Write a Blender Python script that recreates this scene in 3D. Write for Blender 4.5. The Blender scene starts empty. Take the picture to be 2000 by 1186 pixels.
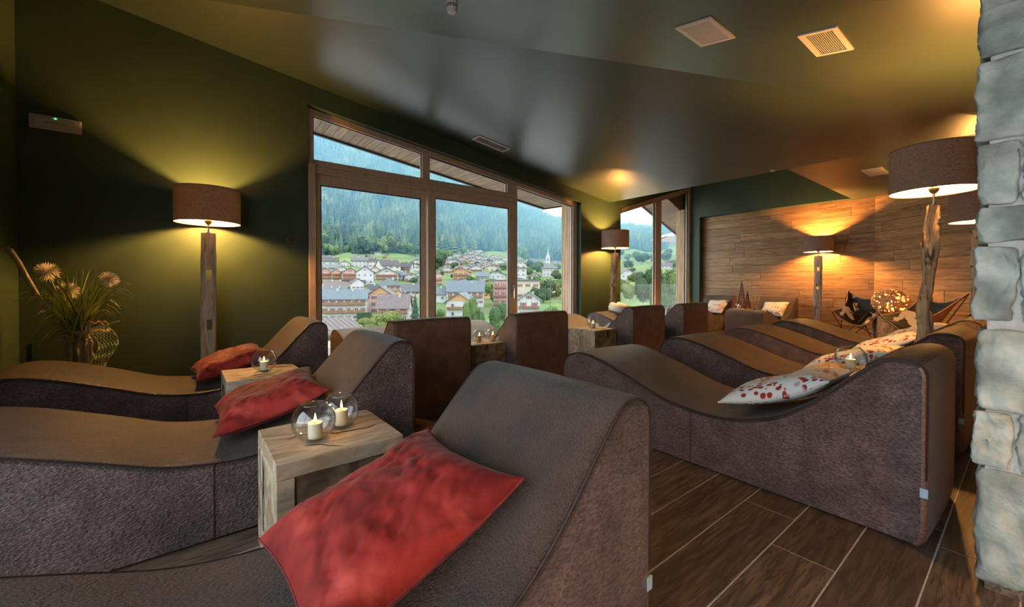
import bpy, bmesh, math, random
import numpy as np
from mathutils import Vector, Matrix, noise
from mathutils.bvhtree import BVHTree

random.seed(7)
rng = np.random.default_rng(7)
SC = bpy.context.scene
COL = SC.collection
PI = math.pi

# ------------------------------------------------------------------ camera, world, exposure
F, EYE, PITCH = 808.0, Vector((0, 0, 1.15)), math.radians(0.7)
YAW = math.atan2(.7837, .6212)
cam = bpy.data.cameras.new('camera')
cam.sensor_width = 36.0
cam.lens = F / 2000 * 36
cam.shift_y = -31 / 2000
cam.clip_start, cam.clip_end = .05, 12000
camo = bpy.data.objects.new('camera', cam)
COL.objects.link(camo)
camo.location = EYE
camo.rotation_euler = (PI / 2 - PITCH, 0, YAW - PI / 2)
SC.camera = camo

SC.view_settings.view_transform = 'Standard'
SC.view_settings.look = 'None'
SC.view_settings.gamma = 1
SC.view_settings.use_curve_mapping = False
SC.view_settings.exposure = 0.5
SKY = 3.6
LAMP_W = 400.0
cy = SC.cycles
cy.use_denoising = True
cy.max_bounces = 8
cy.diffuse_bounces = 4
cy.glossy_bounces = 4
cy.transmission_bounces = 6
cy.transparent_max_bounces = 16
cy.volume_bounces = 1
cy.caustics_reflective = False
cy.caustics_refractive = False
cy.sample_clamp_indirect = 4.0
cy.sample_clamp_direct = 0.0

world = bpy.data.worlds.new('sky')
SC.world = world
world.use_nodes = True
wt = world.node_tree
wt.nodes.clear()
wo = wt.nodes.new('ShaderNodeOutputWorld')
bg = wt.nodes.new('ShaderNodeBackground')
tc = wt.nodes.new('ShaderNodeTexCoord')
sx = wt.nodes.new('ShaderNodeSeparateXYZ')
cr = wt.nodes.new('ShaderNodeValToRGB')
cr.color_ramp.elements[0].position = 0.0
cr.color_ramp.elements[0].color = (.93, .97, 1.0, 1)
cr.color_ramp.elements[1].position = 0.8
cr.color_ramp.elements[1].color = (.60, .76, .98, 1)
e = cr.color_ramp.elements.new(0.22)
e.color = (.88, .95, 1.0, 1)
nz = wt.nodes.new('ShaderNodeTexNoise')
nz.inputs['Scale'].default_value = 2.5
nz.inputs['Detail'].default_value = 5
mx = wt.nodes.new('ShaderNodeMix'); mx.data_type = 'RGBA'
mx.inputs['B'].default_value = (1, 1, 1, 1)
wt.links.new(tc.outputs['Generated'], sx.inputs[0])
wt.links.new(tc.outputs['Generated'], nz.inputs['Vector'])
wt.links.new(sx.outputs['Z'], cr.inputs[0])
wt.links.new(cr.outputs[0], mx.inputs['A'])
wt.links.new(nz.outputs['Fac'], mx.inputs['Factor'])
wt.links.new(mx.outputs['Result'], bg.inputs['Color'])
bg.inputs['Strength'].default_value = SKY
wt.links.new(bg.outputs[0], wo.inputs['Surface'])


def portal(loc, rot, sx_, sy_):
    l = bpy.data.lights.new('daylight_portal', 'AREA')
    l.shape = 'RECTANGLE'; l.size = sx_; l.size_y = sy_
    l.cycles.is_portal = True
    o = bpy.data.objects.new('daylight_portal', l)
    COL.objects.link(o)
    o.location = loc; o.rotation_euler = rot
    return o


# window openings of the room through which the daylight comes
portal((3.9, 6.16, 1.75), (-PI / 2, 0, 0), 5.4, 3.7)
portal((9.5, 6.16, 1.9), (-PI / 2, 0, 0), 3.5, 3.9)
portal((-1.36, 0.0, 1.32), (0, -PI / 2, 0), 2.5, 4.9)

# ------------------------------------------------------------------ projection helpers
_fw = Vector((math.cos(YAW) * math.cos(PITCH), math.sin(YAW) * math.cos(PITCH), -math.sin(PITCH)))
_rt = Vector((math.sin(YAW), -math.cos(YAW), 0))
_up = _rt.cross(_fw)


def ray(x, y):
    return _fw + _rt * ((x - 1000) / F) + _up * ((562 - y) / F)


def at_depth(x, y, d):
    return EYE + ray(x, y) * d


def on(x, y, ax, v):
    r = ray(x, y)
    return EYE + r * ((v - EYE[ax]) / r[ax])


# ------------------------------------------------------------------ materials
def _n(nt, t):
    return nt.nodes.new(t)


def pm(name, c1, c2=None, scale=6, rough=.5, bump=0.0, bscale=60, stretch=(1, 1, 1), sheen=0, spec=.5,
       coat=0, detail=4, distort=0, metal=0, lo=.35, hi=.65, bstretch=None, rvar=0, rand=0.0, emit=None, estr=0,
       fleck=None, c3=None, s3=2, lo3=.5, hi3=.7, trans=0, sss=0, bdist=.01):
    m = bpy.data.materials.new(name)
    m.use_nodes = True
    nt = m.node_tree
    b = nt.nodes['Principled BSDF']
    b.inputs['Roughness'].default_value = rough
    b.inputs['Specular IOR Level'].default_value = spec
    b.inputs['Metallic'].default_value = metal
    b.inputs['Sheen Weight'].default_value = sheen
    b.inputs['Sheen Roughness'].default_value = .4
    b.inputs['Coat Weight'].default_value = coat
    if sss:
        b.inputs['Subsurface Weight'].default_value = sss
        b.inputs['Subsurface Radius'].default_value = (.03, .02, .01)
    if emit:
        b.inputs['Emission Color'].default_value = (*emit, 1)
        b.inputs['Emission Strength'].default_value = estr
    tcn = _n(nt, 'ShaderNodeTexCoord')
    vec = tcn.outputs['Object']
    if rand:
        oi = _n(nt, 'ShaderNodeObjectInfo')
        ml = _n(nt, 'ShaderNodeVectorMath'); ml.operation = 'SCALE'
        cb = _n(nt, 'ShaderNodeCombineXYZ')
        for k in range(3):
            nt.links.new(oi.outputs['Random'], cb.inputs[k])
        nt.links.new(cb.outputs[0], ml.inputs[0]); ml.inputs['Scale'].default_value = rand
        ad = _n(nt, 'ShaderNodeVectorMath'); ad.operation = 'ADD'
        nt.links.new(vec, ad.inputs[0]); nt.links.new(ml.outputs[0], ad.inputs[1])
        vec = ad.outputs[0]

    def noise_(sc, st, det, dis=0):
        mp = _n(nt, 'ShaderNodeMapping'); mp.inputs['Scale'].default_value = st
        nt.links.new(vec, mp.inputs[0])
        q = _n(nt, 'ShaderNodeTexNoise')
        q.inputs['Scale'].default_value = sc; q.inputs['Detail'].default_value = det
        q.inputs['Distortion'].default_value = dis
        nt.links.new(mp.outputs[0], q.inputs['Vector'])
        return q.outputs['Fac']

    def ramp(fac, ca, cb_, a, z):
        r = _n(nt, 'ShaderNodeValToRGB')
        r.color_ramp.elements[0].position = a; r.color_ramp.elements[0].color = (*ca, 1)
        r.color_ramp.elements[1].position = z; r.color_ramp.elements[1].color = (*cb_, 1)
        nt.links.new(fac, r.inputs[0])
        return r.outputs[0]
    if c2 is None:
        b.inputs['Base Color'].default_value = (*c1, 1)
    else:
        f = noise_(scale, stretch, detail, distort)
        c = ramp(f, c1, c2, lo, hi)
        if rvar:
            oi2 = _n(nt, 'ShaderNodeObjectInfo')
            mr = _n(nt, 'ShaderNodeMapRange')
            mr.inputs['To Min'].default_value = 1 - rvar; mr.inputs['To Max'].default_value = 1 + rvar
            nt.links.new(oi2.outputs['Random'], mr.inputs[0])
            vs = _n(nt, 'ShaderNodeVectorMath'); vs.operation = 'SCALE'
            nt.links.new(c, vs.inputs[0]); nt.links.new(mr.outputs[0], vs.inputs['Scale'])
            c = vs.outputs[0]
        if c3:
            f3 = noise_(s3, stretch, 5, distort)
            mm = _n(nt, 'ShaderNodeMix'); mm.data_type = 'RGBA'
            r3 = ramp(f3, (0, 0, 0), (1, 1, 1), lo3, hi3)
            nt.links.new(r3, mm.inputs['Factor']); nt.links.new(c, mm.inputs['A'])
            mm.inputs['B'].default_value = (*c3, 1)
            c = mm.outputs['Result']
        if fleck:
            ff = noise_(bscale, bstretch or stretch, 5, 0)
            fr_ = ramp(ff, (fleck[0],) * 3, (fleck[1],) * 3, .36, .68)
            fm = _n(nt, 'ShaderNodeMix'); fm.data_type = 'RGBA'; fm.blend_type = 'MULTIPLY'; fm.inputs['Factor'].default_value = 1
            nt.links.new(c, fm.inputs['A']); nt.links.new(fr_, fm.inputs['B']); c = fm.outputs['Result']
        nt.links.new(c, b.inputs['Base Color'])
    if bump:
        f = noise_(bscale, bstretch or stretch, 8, 0)
        bn = _n(nt, 'ShaderNodeBump'); bn.inputs['Strength'].default_value = bump
        bn.inputs['Distance'].default_value = bdist
        nt.links.new(f, bn.inputs['Height']); nt.links.new(bn.outputs[0], b.inputs['Normal'])
    return m


def glass_mat(name, tint=(1, 1, 1), refl=1.0, ior=1.45):
    m = bpy.data.materials.new(name); m.use_nodes = True
    nt = m.node_tree; nt.nodes.clear()
    o = _n(nt, 'ShaderNodeOutputMaterial'); mix = _n(nt, 'ShaderNodeMixShader')
    t = _n(nt, 'ShaderNodeBsdfTransparent'); g = _n(nt, 'ShaderNodeBsdfGlossy'); fr = _n(nt, 'ShaderNodeLayerWeight')
    t.inputs[0].default_value = (*tint, 1); g.inputs['Roughness'].default_value = 0.02
    pw = _n(nt, 'ShaderNodeMath'); pw.operation = 'POWER'; pw.inputs[1].default_value = 3.0
    nt.links.new(fr.outputs['Facing'], pw.inputs[0])
    ml = _n(nt, 'ShaderNodeMath'); ml.operation = 'MULTIPLY_ADD'; ml.inputs[1].default_value = .62 * refl; ml.inputs[2].default_value = .035 * refl
    nt.links.new(pw.outputs[0], ml.inputs[0])
    nt.links.new(ml.outputs[0], mix.inputs[0]); nt.links.new(t.outputs[0], mix.inputs[1]); nt.links.new(g.outputs[0], mix.inputs[2])
    nt.links.new(mix.outputs[0], o.inputs[0])
    return m


def emit_mat(name, c, s):
    m = bpy.data.materials.new(name); m.use_nodes = True
    nt = m.node_tree; nt.nodes.clear()
    o = _n(nt, 'ShaderNodeOutputMaterial'); e_ = _n(nt, 'ShaderNodeEmission')
    e_.inputs[0].default_value = (*c, 1); e_.inputs[1].default_value = s
    nt.links.new(e_.outputs[0], o.inputs[0])
    return m


def fabric_shade(name):
    m = bpy.data.materials.new(name); m.use_nodes = True
    nt = m.node_tree; nt.nodes.clear()
    o = _n(nt, 'ShaderNodeOutputMaterial'); mix = _n(nt, 'ShaderNodeMixShader')
    d = _n(nt, 'ShaderNodeBsdfDiffuse'); t = _n(nt, 'ShaderNodeBsdfTranslucent')
    tcn = _n(nt, 'ShaderNodeTexCoord'); mp = _n(nt, 'ShaderNodeMapping'); q = _n(nt, 'ShaderNodeTexNoise')
    mp.inputs['Scale'].default_value = (1, 1, 5); q.inputs['Scale'].default_value = 60; q.inputs['Detail'].default_value = 5
    r = _n(nt, 'ShaderNodeValToRGB')
    r.color_ramp.elements[0].position = .3; r.color_ramp.elements[0].color = (.12, .098, .092, 1)
    r.color_ramp.elements[1].position = .7; r.color_ramp.elements[1].color = (.29, .25, .235, 1)
    nt.links.new(tcn.outputs['Object'], mp.inputs[0]); nt.links.new(mp.outputs[0], q.inputs['Vector'])
    nt.links.new(q.outputs['Fac'], r.inputs[0]); nt.links.new(r.outputs[0], d.inputs[0])
    nt.links.new(r.outputs[0], t.inputs[0])
    mix.inputs[0].default_value = .09
    nt.links.new(d.outputs[0], mix.inputs[1]); nt.links.new(t.outputs[0], mix.inputs[2]); nt.links.new(mix.outputs[0], o.inputs[0])
    return m


M = {}
M['wall'] = pm('green_wall_paint', (.039, .068, .042), (.045, .077, .047), scale=3, rough=.5, bump=.12, bscale=260, spec=.35)
M['ceil'] = pm('satin_ceiling_paint', (.035, .058, .040), (.039, .064, .044), scale=2, rough=.37, spec=.85, bump=.02, bscale=14)
M['frame'] = pm('oak_window_frame', (.52, .38, .265), (.66, .51, .375), scale=9, stretch=(8, 8, .8), rough=.45, detail=6, bump=.1, bscale=60)
M['glass'] = glass_mat('window_glass', (.97, .99, 1.0), .55)
M['railglass'] = glass_mat('balustrade_glass', (.97, .99, .99), .18)
M['bowlglass'] = glass_mat('bowl_glass', (.96, .98, .985), 1.5, 1.5)
M['grout'] = pm('floor_grout', (.46, .44, .41), (.58, .56, .53), scale=40, rough=.8)
M['tile'] = pm('wood_look_tile', (.060, .042, .031), (.215, .152, .105), scale=2.2, stretch=(1.0, 9, 9), rough=.38, detail=9, distort=1.6,
               lo=.3, hi=.72, bump=.12, bscale=9, rand=37, rvar=.30, c3=(.075, .048, .032), s3=5.5, lo3=.5, hi3=.62)
M['plank'] = pm('spruce_panelling', (.13, .062, .024), (.42, .24, .105), scale=1.7, stretch=(9, 1.0, 11), rough=.55, detail=9, distort=.9,
                lo=.30, hi=.70, bump=.15, bscale=10, rand=53, rvar=.14, c3=(.10, .05, .022), s3=3.8, lo3=.56, hi3=.70)
M['soffit'] = pm('larch_soffit', (.22, .13, .065), (.36, .235, .13), scale=2.5, stretch=(9, 1, 9), rough=.6, detail=7, rand=31, rvar=.18)
M['clad'] = pm('larch_cladding', (.30, .19, .10), (.50, .35, .2), scale=2.5, stretch=(9, 9, .7), rough=.6, detail=7, rand=31, rvar=.12)
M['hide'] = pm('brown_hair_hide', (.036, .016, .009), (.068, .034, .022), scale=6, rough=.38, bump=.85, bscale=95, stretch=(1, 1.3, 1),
               bstretch=(.8, 2.4, 2.4), sheen=.10, spec=.72, detail=7, rand=21, c3=(.013, .007, .005), s3=3.0, lo3=.46, hi3=.62, bdist=.017, fleck=(.5, 1.7))  # fleck: hair streaks with their specular glints painted into the colour
M['hide_side'] = pm('brown_hide_side', (.084, .051, .047), (.140, .090, .085), scale=9, rough=.42, bump=.9, bscale=66,
                    bstretch=(1.1, 1, 2.6), sheen=.10, spec=.5, detail=7, rand=21, c3=(.046, .028, .026), s3=3, lo3=.5, hi3=.75, bdist=.016, fleck=(.5, 1.7))  # glints of the side hair likewise put into the base colour by fleck
M['hide_back'] = pm('red_brown_hide_back', (.140, .060, .038), (.195, .090, .060), scale=9, rough=.45, bump=.5, bscale=110, sheen=.1, spec=.45, detail=7, rand=21,  # smoother reddish leather, colour lightened to make up for weak lamplight
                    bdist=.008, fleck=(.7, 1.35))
M['pipe'] = pm('dark_piping', (.022, .013, .011), (.034, .021, .018), scale=40, rough=.45)
M['tag'] = pm('blue_grey_tag', (.30, .42, .5), (.36, .48, .56), scale=30, rough=.6)
M['velvet'] = pm('red_velvet', (.15, .009, .007), (.33, .026, .019), scale=5, rough=.7, sheen=.10, spec=.25, detail=6, distort=1.6, bump=.35, bscale=9, lo=.38, hi=.66,
                c3=(.40, .050, .036), s3=4, lo3=.56, hi3=.70, bdist=.02)
M['velvet_seam'] = pm('dark_red_seam', (.12, .010, .010), (.2, .016, .014), scale=30, rough=.8)
M['linen'] = pm('white_linen', (.60, .62, .63), (.70, .71, .70), scale=30, rough=.85, bump=.2, bscale=140)
M['stitch'] = pm('pale_stitching', (.50, .46, .40), (.62, .58, .5), scale=200, rough=.8)
M['towel'] = pm('pale_towel', (.52, .58, .62), (.62, .67, .70), scale=60, rough=.95, bump=.5, bscale=180)
M['towel_w'] = pm('cream_towel', (.60, .52, .42), (.72, .64, .54), scale=60, rough=.95, bump=.5, bscale=150)
M['burl'] = pm('pale_teak', (.26, .19, .12), (.52, .43, .32), scale=3.2, stretch=(1, 3, 3), rough=.6, detail=9, distort=1.4, bump=.25, bscale=20, rand=17,
               c3=(.15, .095, .055), s3=2.2, lo3=.60, hi3=.78)
M['burl_dark'] = pm('dark_teak_panel', (.075, .045, .025), (.20, .13, .072), scale=4.5, rough=.6, detail=9, distort=2.6, bump=.3, bscale=20, rand=17,
                    c3=(.03, .018, .012), s3=3.2, lo3=.55, hi3=.66)
M['burl_mid'] = pm('brown_teak_front', (.15, .088, .042), (.36, .235, .12), scale=4.5, rough=.55, detail=9, distort=2.2, bump=.3, bscale=20, rand=17,
                   c3=(.06, .034, .018), s3=3.2, lo3=.58, hi3=.66)
M['crack'] = pm('dark_crack', (.02, .013, .009), (.03, .02, .013), scale=40, rough=.9)
M['drift'] = pm('weathered_post_wood', (.40, .33, .25), (.74, .64, .50), scale=6, stretch=(5, 5, .55), rough=.8, detail=9, distort=.8, bump=.6, bscale=24,
                bstretch=(5, 5, .5), rand=23, c3=(.09, .055, .032), s3=5, lo3=.60, hi3=.72)
M['drift_orange'] = pm('honey_driftwood', (.38, .24, .13), (.68, .49, .29), scale=7, stretch=(4, 4, .7), rough=.8, detail=9, distort=1.2, bump=.7, bscale=26,
                       rand=23, c3=(.08, .045, .024), s3=6, lo3=.56, hi3=.66)
M['shade'] = fabric_shade('taupe_lampshade_fabric')
M['lining'] = pm('cream_shade_lining', (.80, .74, .62), (.84, .78, .66), scale=30, rough=.8)
M['steel'] = pm('brushed_steel', (.42, .36, .28), (.5, .44, .34), scale=40, rough=.3, metal=1)
M['chrome'] = pm('satin_chrome', (.6, .6, .6), (.7, .7, .7), scale=40, rough=.25, metal=1)
M['bulb'] = emit_mat('warm_bulb', (1, .62, .28), 60)
M['bulb2'] = emit_mat('ball_lamp_bulb', (1, .5, .18), 14)
M['wax'] = pm('ivory_wax', (.82, .70, .50), (.86, .75, .56), scale=20, rough=.5, sss=.3)
M['wax_o'] = pm('orange_wax', (.75, .36, .12), (.80, .42, .16), scale=20, rough=.5, sss=.3)
M['flame'] = emit_mat('candle_flame', (1, .55, .16), 22)
M['wick'] = pm('wick', (.02, .015, .01), (.03, .02, .015), scale=50, rough=.9)
M['white'] = pm('white_plastic', (.60, .56, .52), (.64, .60, .56), scale=40, rough=.45)
M['white2'] = pm('light_grey_plastic', (.46, .43, .40), (.5, .47, .43), scale=40, rough=.5)
M['grey'] = pm('dark_slot', (.03, .03, .03), (.05, .05, .05), scale=40, rough=.6)
M['led'] = emit_mat('green_led', (.05, 1, .15), 6)
M['bronze'] = pm('bronze_switch_plate', (.10, .055, .03), (.13, .075, .04), scale=40, rough=.4)
M['black'] = pm('black_metal', (.012, .012, .012), (.02, .02, .02), scale=40, rough=.4, metal=.6)
M['stone'] = pm('grey_green_stone', (.30, .35, .32), (.52, .56, .50), scale=6, rough=.85, detail=9, bump=.9, bscale=9, rand=41, rvar=.14, fleck=(.62, 1.2), c3=(.44, .40, .32), s3=2.5,  # fleck paints relief shade, darker hollows, into the stone's colour
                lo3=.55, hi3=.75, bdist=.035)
M['mortar'] = pm('pale_mortar', (.42, .42, .40), (.54, .53, .50), scale=30, rough=.95, bump=.9, bscale=60)
M['cow'] = pm('black_white_cowhide', (.010, .008, .007), (.62, .58, .52), scale=3.4, rough=.5, detail=5, distort=.6, lo=.55, hi=.57, sheen=.05)
M['tan'] = pm('tan_leather', (.42, .20, .10), (.52, .27, .14), scale=8, rough=.45)
M['stick'] = pm('copper_brown_stick', (.46, .23, .10), (.78, .46, .22), scale=10, stretch=(1, 1, 3), rough=.5, detail=6, rand=13, rvar=.3)
M['branch'] = pm('grey_driftwood_branch', (.28, .23, .19), (.52, .46, .40), scale=14, stretch=(3, 3, 1), rough=.8, detail=7, bump=.5, bscale=40)
M['blade'] = pm('grass_blade', (.26, .38, .08), (.50, .62, .16), scale=6, rough=.5, sheen=.1)
M['blade2'] = pm('dry_grass_blade', (.13, .10, .03), (.22, .17, .05), scale=6, rough=.6)
M['fluff'] = pm('white_fluff', (.62, .58, .54), (.74, .70, .66), scale=20, rough=.95)
M['stem'] = pm('green_stem', (.12, .24, .06), (.18, .32, .10), scale=8, rough=.5)
M['net'] = pm('green_net_ribbon', (.42, .56, .18), (.54, .66, .24), scale=20, rough=.7)
M['twine'] = pm('twine', (.32, .22, .15), (.42, .30, .2), scale=60, rough=.9)
M['led_wire'] = pm('red_lattice', (.10, .02, .015), (.16, .03, .02), scale=40, rough=.5)
# outdoors
M['grass'] = pm('meadow', (.050, .105, .026), (.105, .185, .036), scale=.06, rough=.95, detail=8, c3=(.055, .085, .03), s3=.03, lo3=.48, hi3=.62)
M['forestfloor'] = pm('forest_floor', (.025, .05, .025), (.05, .08, .035), scale=.05, rough=1)
for nm_, ca, cb in (('pl_white', (0.315, 0.315, 0.306), (0.359, 0.359, 0.350)), ('pl_cream', (0.350, 0.315, 0.245), (0.376, 0.341, 0.271)), ('pl_pink', (0.350, 0.219, 0.193), (0.385, 0.245, 0.219)),
                    ('pl_rose', (0.297, 0.175, 0.149), (0.324, 0.201, 0.175)), ('pl_yellow', (0.394, 0.263, 0.074), (0.420, 0.289, 0.088)), ('pl_grey', (0.236, 0.254, 0.263), (0.271, 0.289, 0.297)),
                    ('pl_orange', (0.350, 0.193, 0.105), (0.376, 0.219, 0.122))):
    M[nm_] = pm(nm_, ca, cb, scale=.6, rough=.9)
for nm_, ca, cb in (('rf_grey', (0.042, 0.045, 0.050), (0.066, 0.071, 0.076)), ('rf_dark', (0.025, 0.025, 0.027), (0.040, 0.040, 0.042)), ('rf_brown', (0.076, 0.055, 0.050), (0.106, 0.078, 0.073)),
                    ('rf_blue', (0.061, 0.083, 0.097), (0.086, 0.108, 0.122)), ('rf_slate', (0.060, 0.071, 0.076), (0.086, 0.096, 0.101)), ('rf_green', (0.040, 0.055, 0.055), (0.055, 0.071, 0.071))):
    M[nm_] = pm(nm_, ca, cb, scale=.9, rough=.65, stretch=(4, .6, 1))
M['timber'] = pm('brown_timber', (.12, .06, .03), (.19, .10, .055), scale=2, rough=.8)
M['timber_l'] = pm('honey_timber', (.30, .17, .08), (.37, .22, .11), scale=2, rough=.8)
M['shutter'] = pm('brown_shutter', (.15, .06, .035), (.18, .075, .045), scale=2, rough=.7)
M['shutter_r'] = pm('red_shutter', (.20, .03, .04), (.24, .045, .05), scale=2, rough=.7)
M['pane'] = pm('dark_pane', (.05, .06, .07), (.07, .085, .1), scale=2, rough=.15)
M['flowers'] = pm('red_geraniums', (.42, .02, .03), (.10, .14, .04), scale=3, rough=.9)
M['conif'] = [pm('conifer_green_a', (.012, .030, .020), (.026, .052, .030), scale=.15, rough=.95),
              pm('conifer_green_b', (.022, .052, .028), (.042, .080, .040), scale=.15, rough=.95),
              pm('conifer_green_c', (.045, .085, .040), (.075, .120, .055), scale=.15, rough=.95),
              pm('conifer_green_d', (.075, .110, .060), (.120, .150, .080), scale=.15, rough=.95)]
M['leaf'] = [pm('leaf_green_a', (.025, .060, .018), (.065, .115, .032), scale=.9, rough=.9), pm('leaf_green_b', (.045, .085, .020), (.10, .155, .036), scale=.9, rough=.9),
             pm('leaf_green_c', (.075, .105, .022), (.145, .175, .042), scale=.9, rough=.9), pm('leaf_green_d', (.016, .042, .020), (.038, .075, .028), scale=.9, rough=.9)]
M['bark'] = pm('bark', (.08, .06, .045), (.12, .09, .07), scale=3, rough=.9)
M['road'] = pm('pale_road_bounce_paving', (.40, .40, .40), (.46, .46, .45), scale=.3, rough=.9)
M['canvas'] = pm('parasol_canvas', (.46, .45, .44), (.52, .51, .5), scale=4, rough=.85)
M['terrace'] = pm('terrace_paving', (.20, .19, .18), (.26, .25, .24), scale=3, rough=.8)
M['paneline'] = pm('dark_rubber', (.03, .035, .045), (.045, .05, .06), scale=30, rough=.5)


def velvet_light():
    pass


# patterned pillow: red leaf print on white linen
def print_mat():
    m = pm('white_linen_red_print', (.60, .62, .63), None, rough=.85)
    nt = m.node_tree; b = nt.nodes['Principled BSDF']
    tcn = _n(nt, 'ShaderNodeTexCoord')
    dm = _n(nt, 'ShaderNodeTexNoise'); dm.inputs['Scale'].default_value = 5
    mp = _n(nt, 'ShaderNodeMapping'); mp.inputs['Scale'].default_value = (24, 52, 14); mp.inputs['Rotation'].default_value = (0, 0, .6)
    vo = _n(nt, 'ShaderNodeTexVoronoi'); vo.inputs['Randomness'].default_value = .7; vo.inputs['Scale'].default_value = 1
    nt.links.new(tcn.outputs['Object'], mp.inputs[0]); nt.links.new(mp.outputs[0], vo.inputs['Vector'])
    r1 = _n(nt, 'ShaderNodeValToRGB'); r1.color_ramp.interpolation = 'EASE'
    r1.color_ramp.elements[0].position = .40; r1.color_ramp.elements[0].color = (1, 1, 1, 1)
    r1.color_ramp.elements[1].position = .44; r1.color_ramp.elements[1].color = (0, 0, 0, 1)
    nt.links.new(vo.outputs['Distance'], r1.inputs[0])
    nt.links.new(tcn.outputs['Object'], dm.inputs['Vector'])
    r2 = _n(nt, 'ShaderNodeValToRGB')
    r2.color_ramp.elements[0].position = .52; r2.color_ramp.elements[1].position = .55
    nt.links.new(dm.outputs['Fac'], r2.inputs[0])
    ml = _n(nt, 'ShaderNodeMath'); ml.operation = 'MULTIPLY'
    nt.links.new(r1.outputs[0], ml.inputs[0]); nt.links.new(r2.outputs[0], ml.inputs[1])
    mm = _n(nt, 'ShaderNodeMix'); mm.data_type = 'RGBA'
    mm.inputs['A'].default_value = (.62, .63, .62, 1); mm.inputs['B'].default_value = (.30, .025, .015, 1)
    nt.links.new(ml.outputs[0], mm.inputs['Factor']); nt.links.new(mm.outputs['Result'], b.inputs['Base Color'])
    return m


M['print'] = print_mat()


# ------------------------------------------------------------------ mesh builder
class MB:
    def __init__(s):
        s.v = []; s.f = []; s.mi = []; s.cur = 0

    def add(s, verts, faces):
        o = len(s.v); s.v += [tuple(p) for p in verts]
        for f in faces:
            s.f.append([i + o for i in f]); s.mi.append(s.cur)
        return s

    def box(s, c, d, rot=None):
        hx, hy, hz = d[0] / 2, d[1] / 2, d[2] / 2
        vs = [Vector((x * hx, y * hy, z * hz)) for z in (-1, 1) for y in (-1, 1) for x in (-1, 1)]
        if rot is not None:
            vs = [rot @ p for p in vs]
        c = Vector(c)
        return s.add([p + c for p in vs], [(0, 2, 3, 1), (4, 5, 7, 6), (0, 1, 5, 4), (2, 6, 7, 3), (0, 4, 6, 2), (1, 3, 7, 5)])

    def span(s, a, b):
        return s.box([(a[i] + b[i]) / 2 for i in range(3)], [abs(b[i] - a[i]) for i in range(3)])

    def prism(s, poly, v0, v1, ax=1):
        """polygon in the two other axes, extruded along axis ax from v0 to v1"""
        def mk(p, v):
            if ax == 0: return (v, p[0], p[1])
            if ax == 1: return (p[0], v, p[1])
            return (p[0], p[1], v)
        n = len(poly)
        vs = [mk(p, v0) for p in poly] + [mk(p, v1) for p in poly]
        fs = [tuple(range(n))[::-1], tuple(range(n, 2 * n))] + [(i, (i + 1) % n, n + (i + 1) % n, n + i) for i in range(n)]
        return s.add(vs, fs)

    def tube(s, pts, r, n=8, cap=True):
        pts = [Vector(p) for p in pts]
        k = len(pts); rs = r if isinstance(r, (list, tuple)) else [r] * k
        vs = []; ref = None
        for i, p in enumerate(pts):
            t = (pts[min(i + 1, k - 1)] - pts[max(i - 1, 0)]).normalized()
            if ref is None:
                ref = t.orthogonal().normalized()
            ref = (ref - t * ref.dot(t))
            if ref.length < 1e-6: ref = t.orthogonal()
            ref.normalize(); bn = t.cross(ref)
            for j in range(n):
                a = 2 * PI * j / n
                vs.append(p + (ref * math.cos(a) + bn * math.sin(a)) * rs[i])
        fs = [(i * n + j, i * n + (j + 1) % n, (i + 1) * n + (j + 1) % n, (i + 1) * n + j) for i in range(k - 1) for j in range(n)]
        if cap:
            fs += [tuple(range(n))[::-1], tuple(range((k - 1) * n, k * n))]
        return s.add(vs, fs)

    def lathe(s, prof, n=24, c=(0, 0, 0), closed=False):
        vs = [(c[0] + r * math.cos(2 * PI * j / n), c[1] + r * math.sin(2 * PI * j / n), c[2] + z) for r, z in prof for j in range(n)]
        k = len(prof); fs = []
        for i in range(k if closed else k - 1):
            i2 = (i + 1) % k
            fs += [(i * n + j, i * n + (j + 1) % n, i2 * n + (j + 1) % n, i2 * n + j) for j in range(n)]
        return s.add(vs, fs)

    def grid(s, pts):
        """pts[i][j] -> quads"""
        a, b = len(pts), len(pts[0])
        return s.add([p for r in pts for p in r], [(i * b + j, i * b + j + 1, (i + 1) * b + j + 1, (i + 1) * b + j) for i in range(a - 1) for j in range(b - 1)])

    def mesh(s, name, mats, smooth=False):
        me = bpy.data.meshes.new(name)
        me.from_pydata(s.v, [], s.f)
        for m in (mats if isinstance(mats, (list, tuple)) else [mats]):
            me.materials.append(m)
        if len(set(s.mi)) > 1:
            me.polygons.foreach_set('material_index', s.mi)
        bm = bmesh.new(); bm.from_mesh(me)
        bmesh.ops.recalc_face_normals(bm, faces=bm.faces)
        bm.to_mesh(me); bm.free()
        if smooth:
            me.polygons.foreach_set('use_smooth', [True] * len(me.polygons))
            if smooth != 'all':
                me.set_sharp_from_angle(angle=math.radians(40))
        me.update()
        return me

    def build(s, name, mats, parent=None, smooth=False, loc=None, rot=None):
        return link(name, s.mesh(name, mats, smooth), parent, loc, rot)


def link(name, me, parent=None, loc=None, rot=None, scale=None):
    o = bpy.data.objects.new(name, me)
    COL.objects.link(o)
    if parent: o.parent = parent
    if loc is not None: o.location = loc
    if rot is not None: o.rotation_euler = rot
    if scale is not None: o.scale = scale
    return o


def thing(name, label, cat, loc=(0, 0, 0), rz=0.0, group=None):
    o = bpy.data.objects.new(name, None)
    o.empty_display_size = .1
    COL.objects.link(o)
    o.location = loc; o.rotation_euler = (0, 0, rz)
    return tag(o, label, cat, group)


def tag(o, label, cat, group=None):
    o['label'] = label; o['category'] = cat
    if group: o['group'] = group
    return o


def struct(o, label=None):
    o['kind'] = 'structure'
    if label: o['label'] = label
    return o


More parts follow.
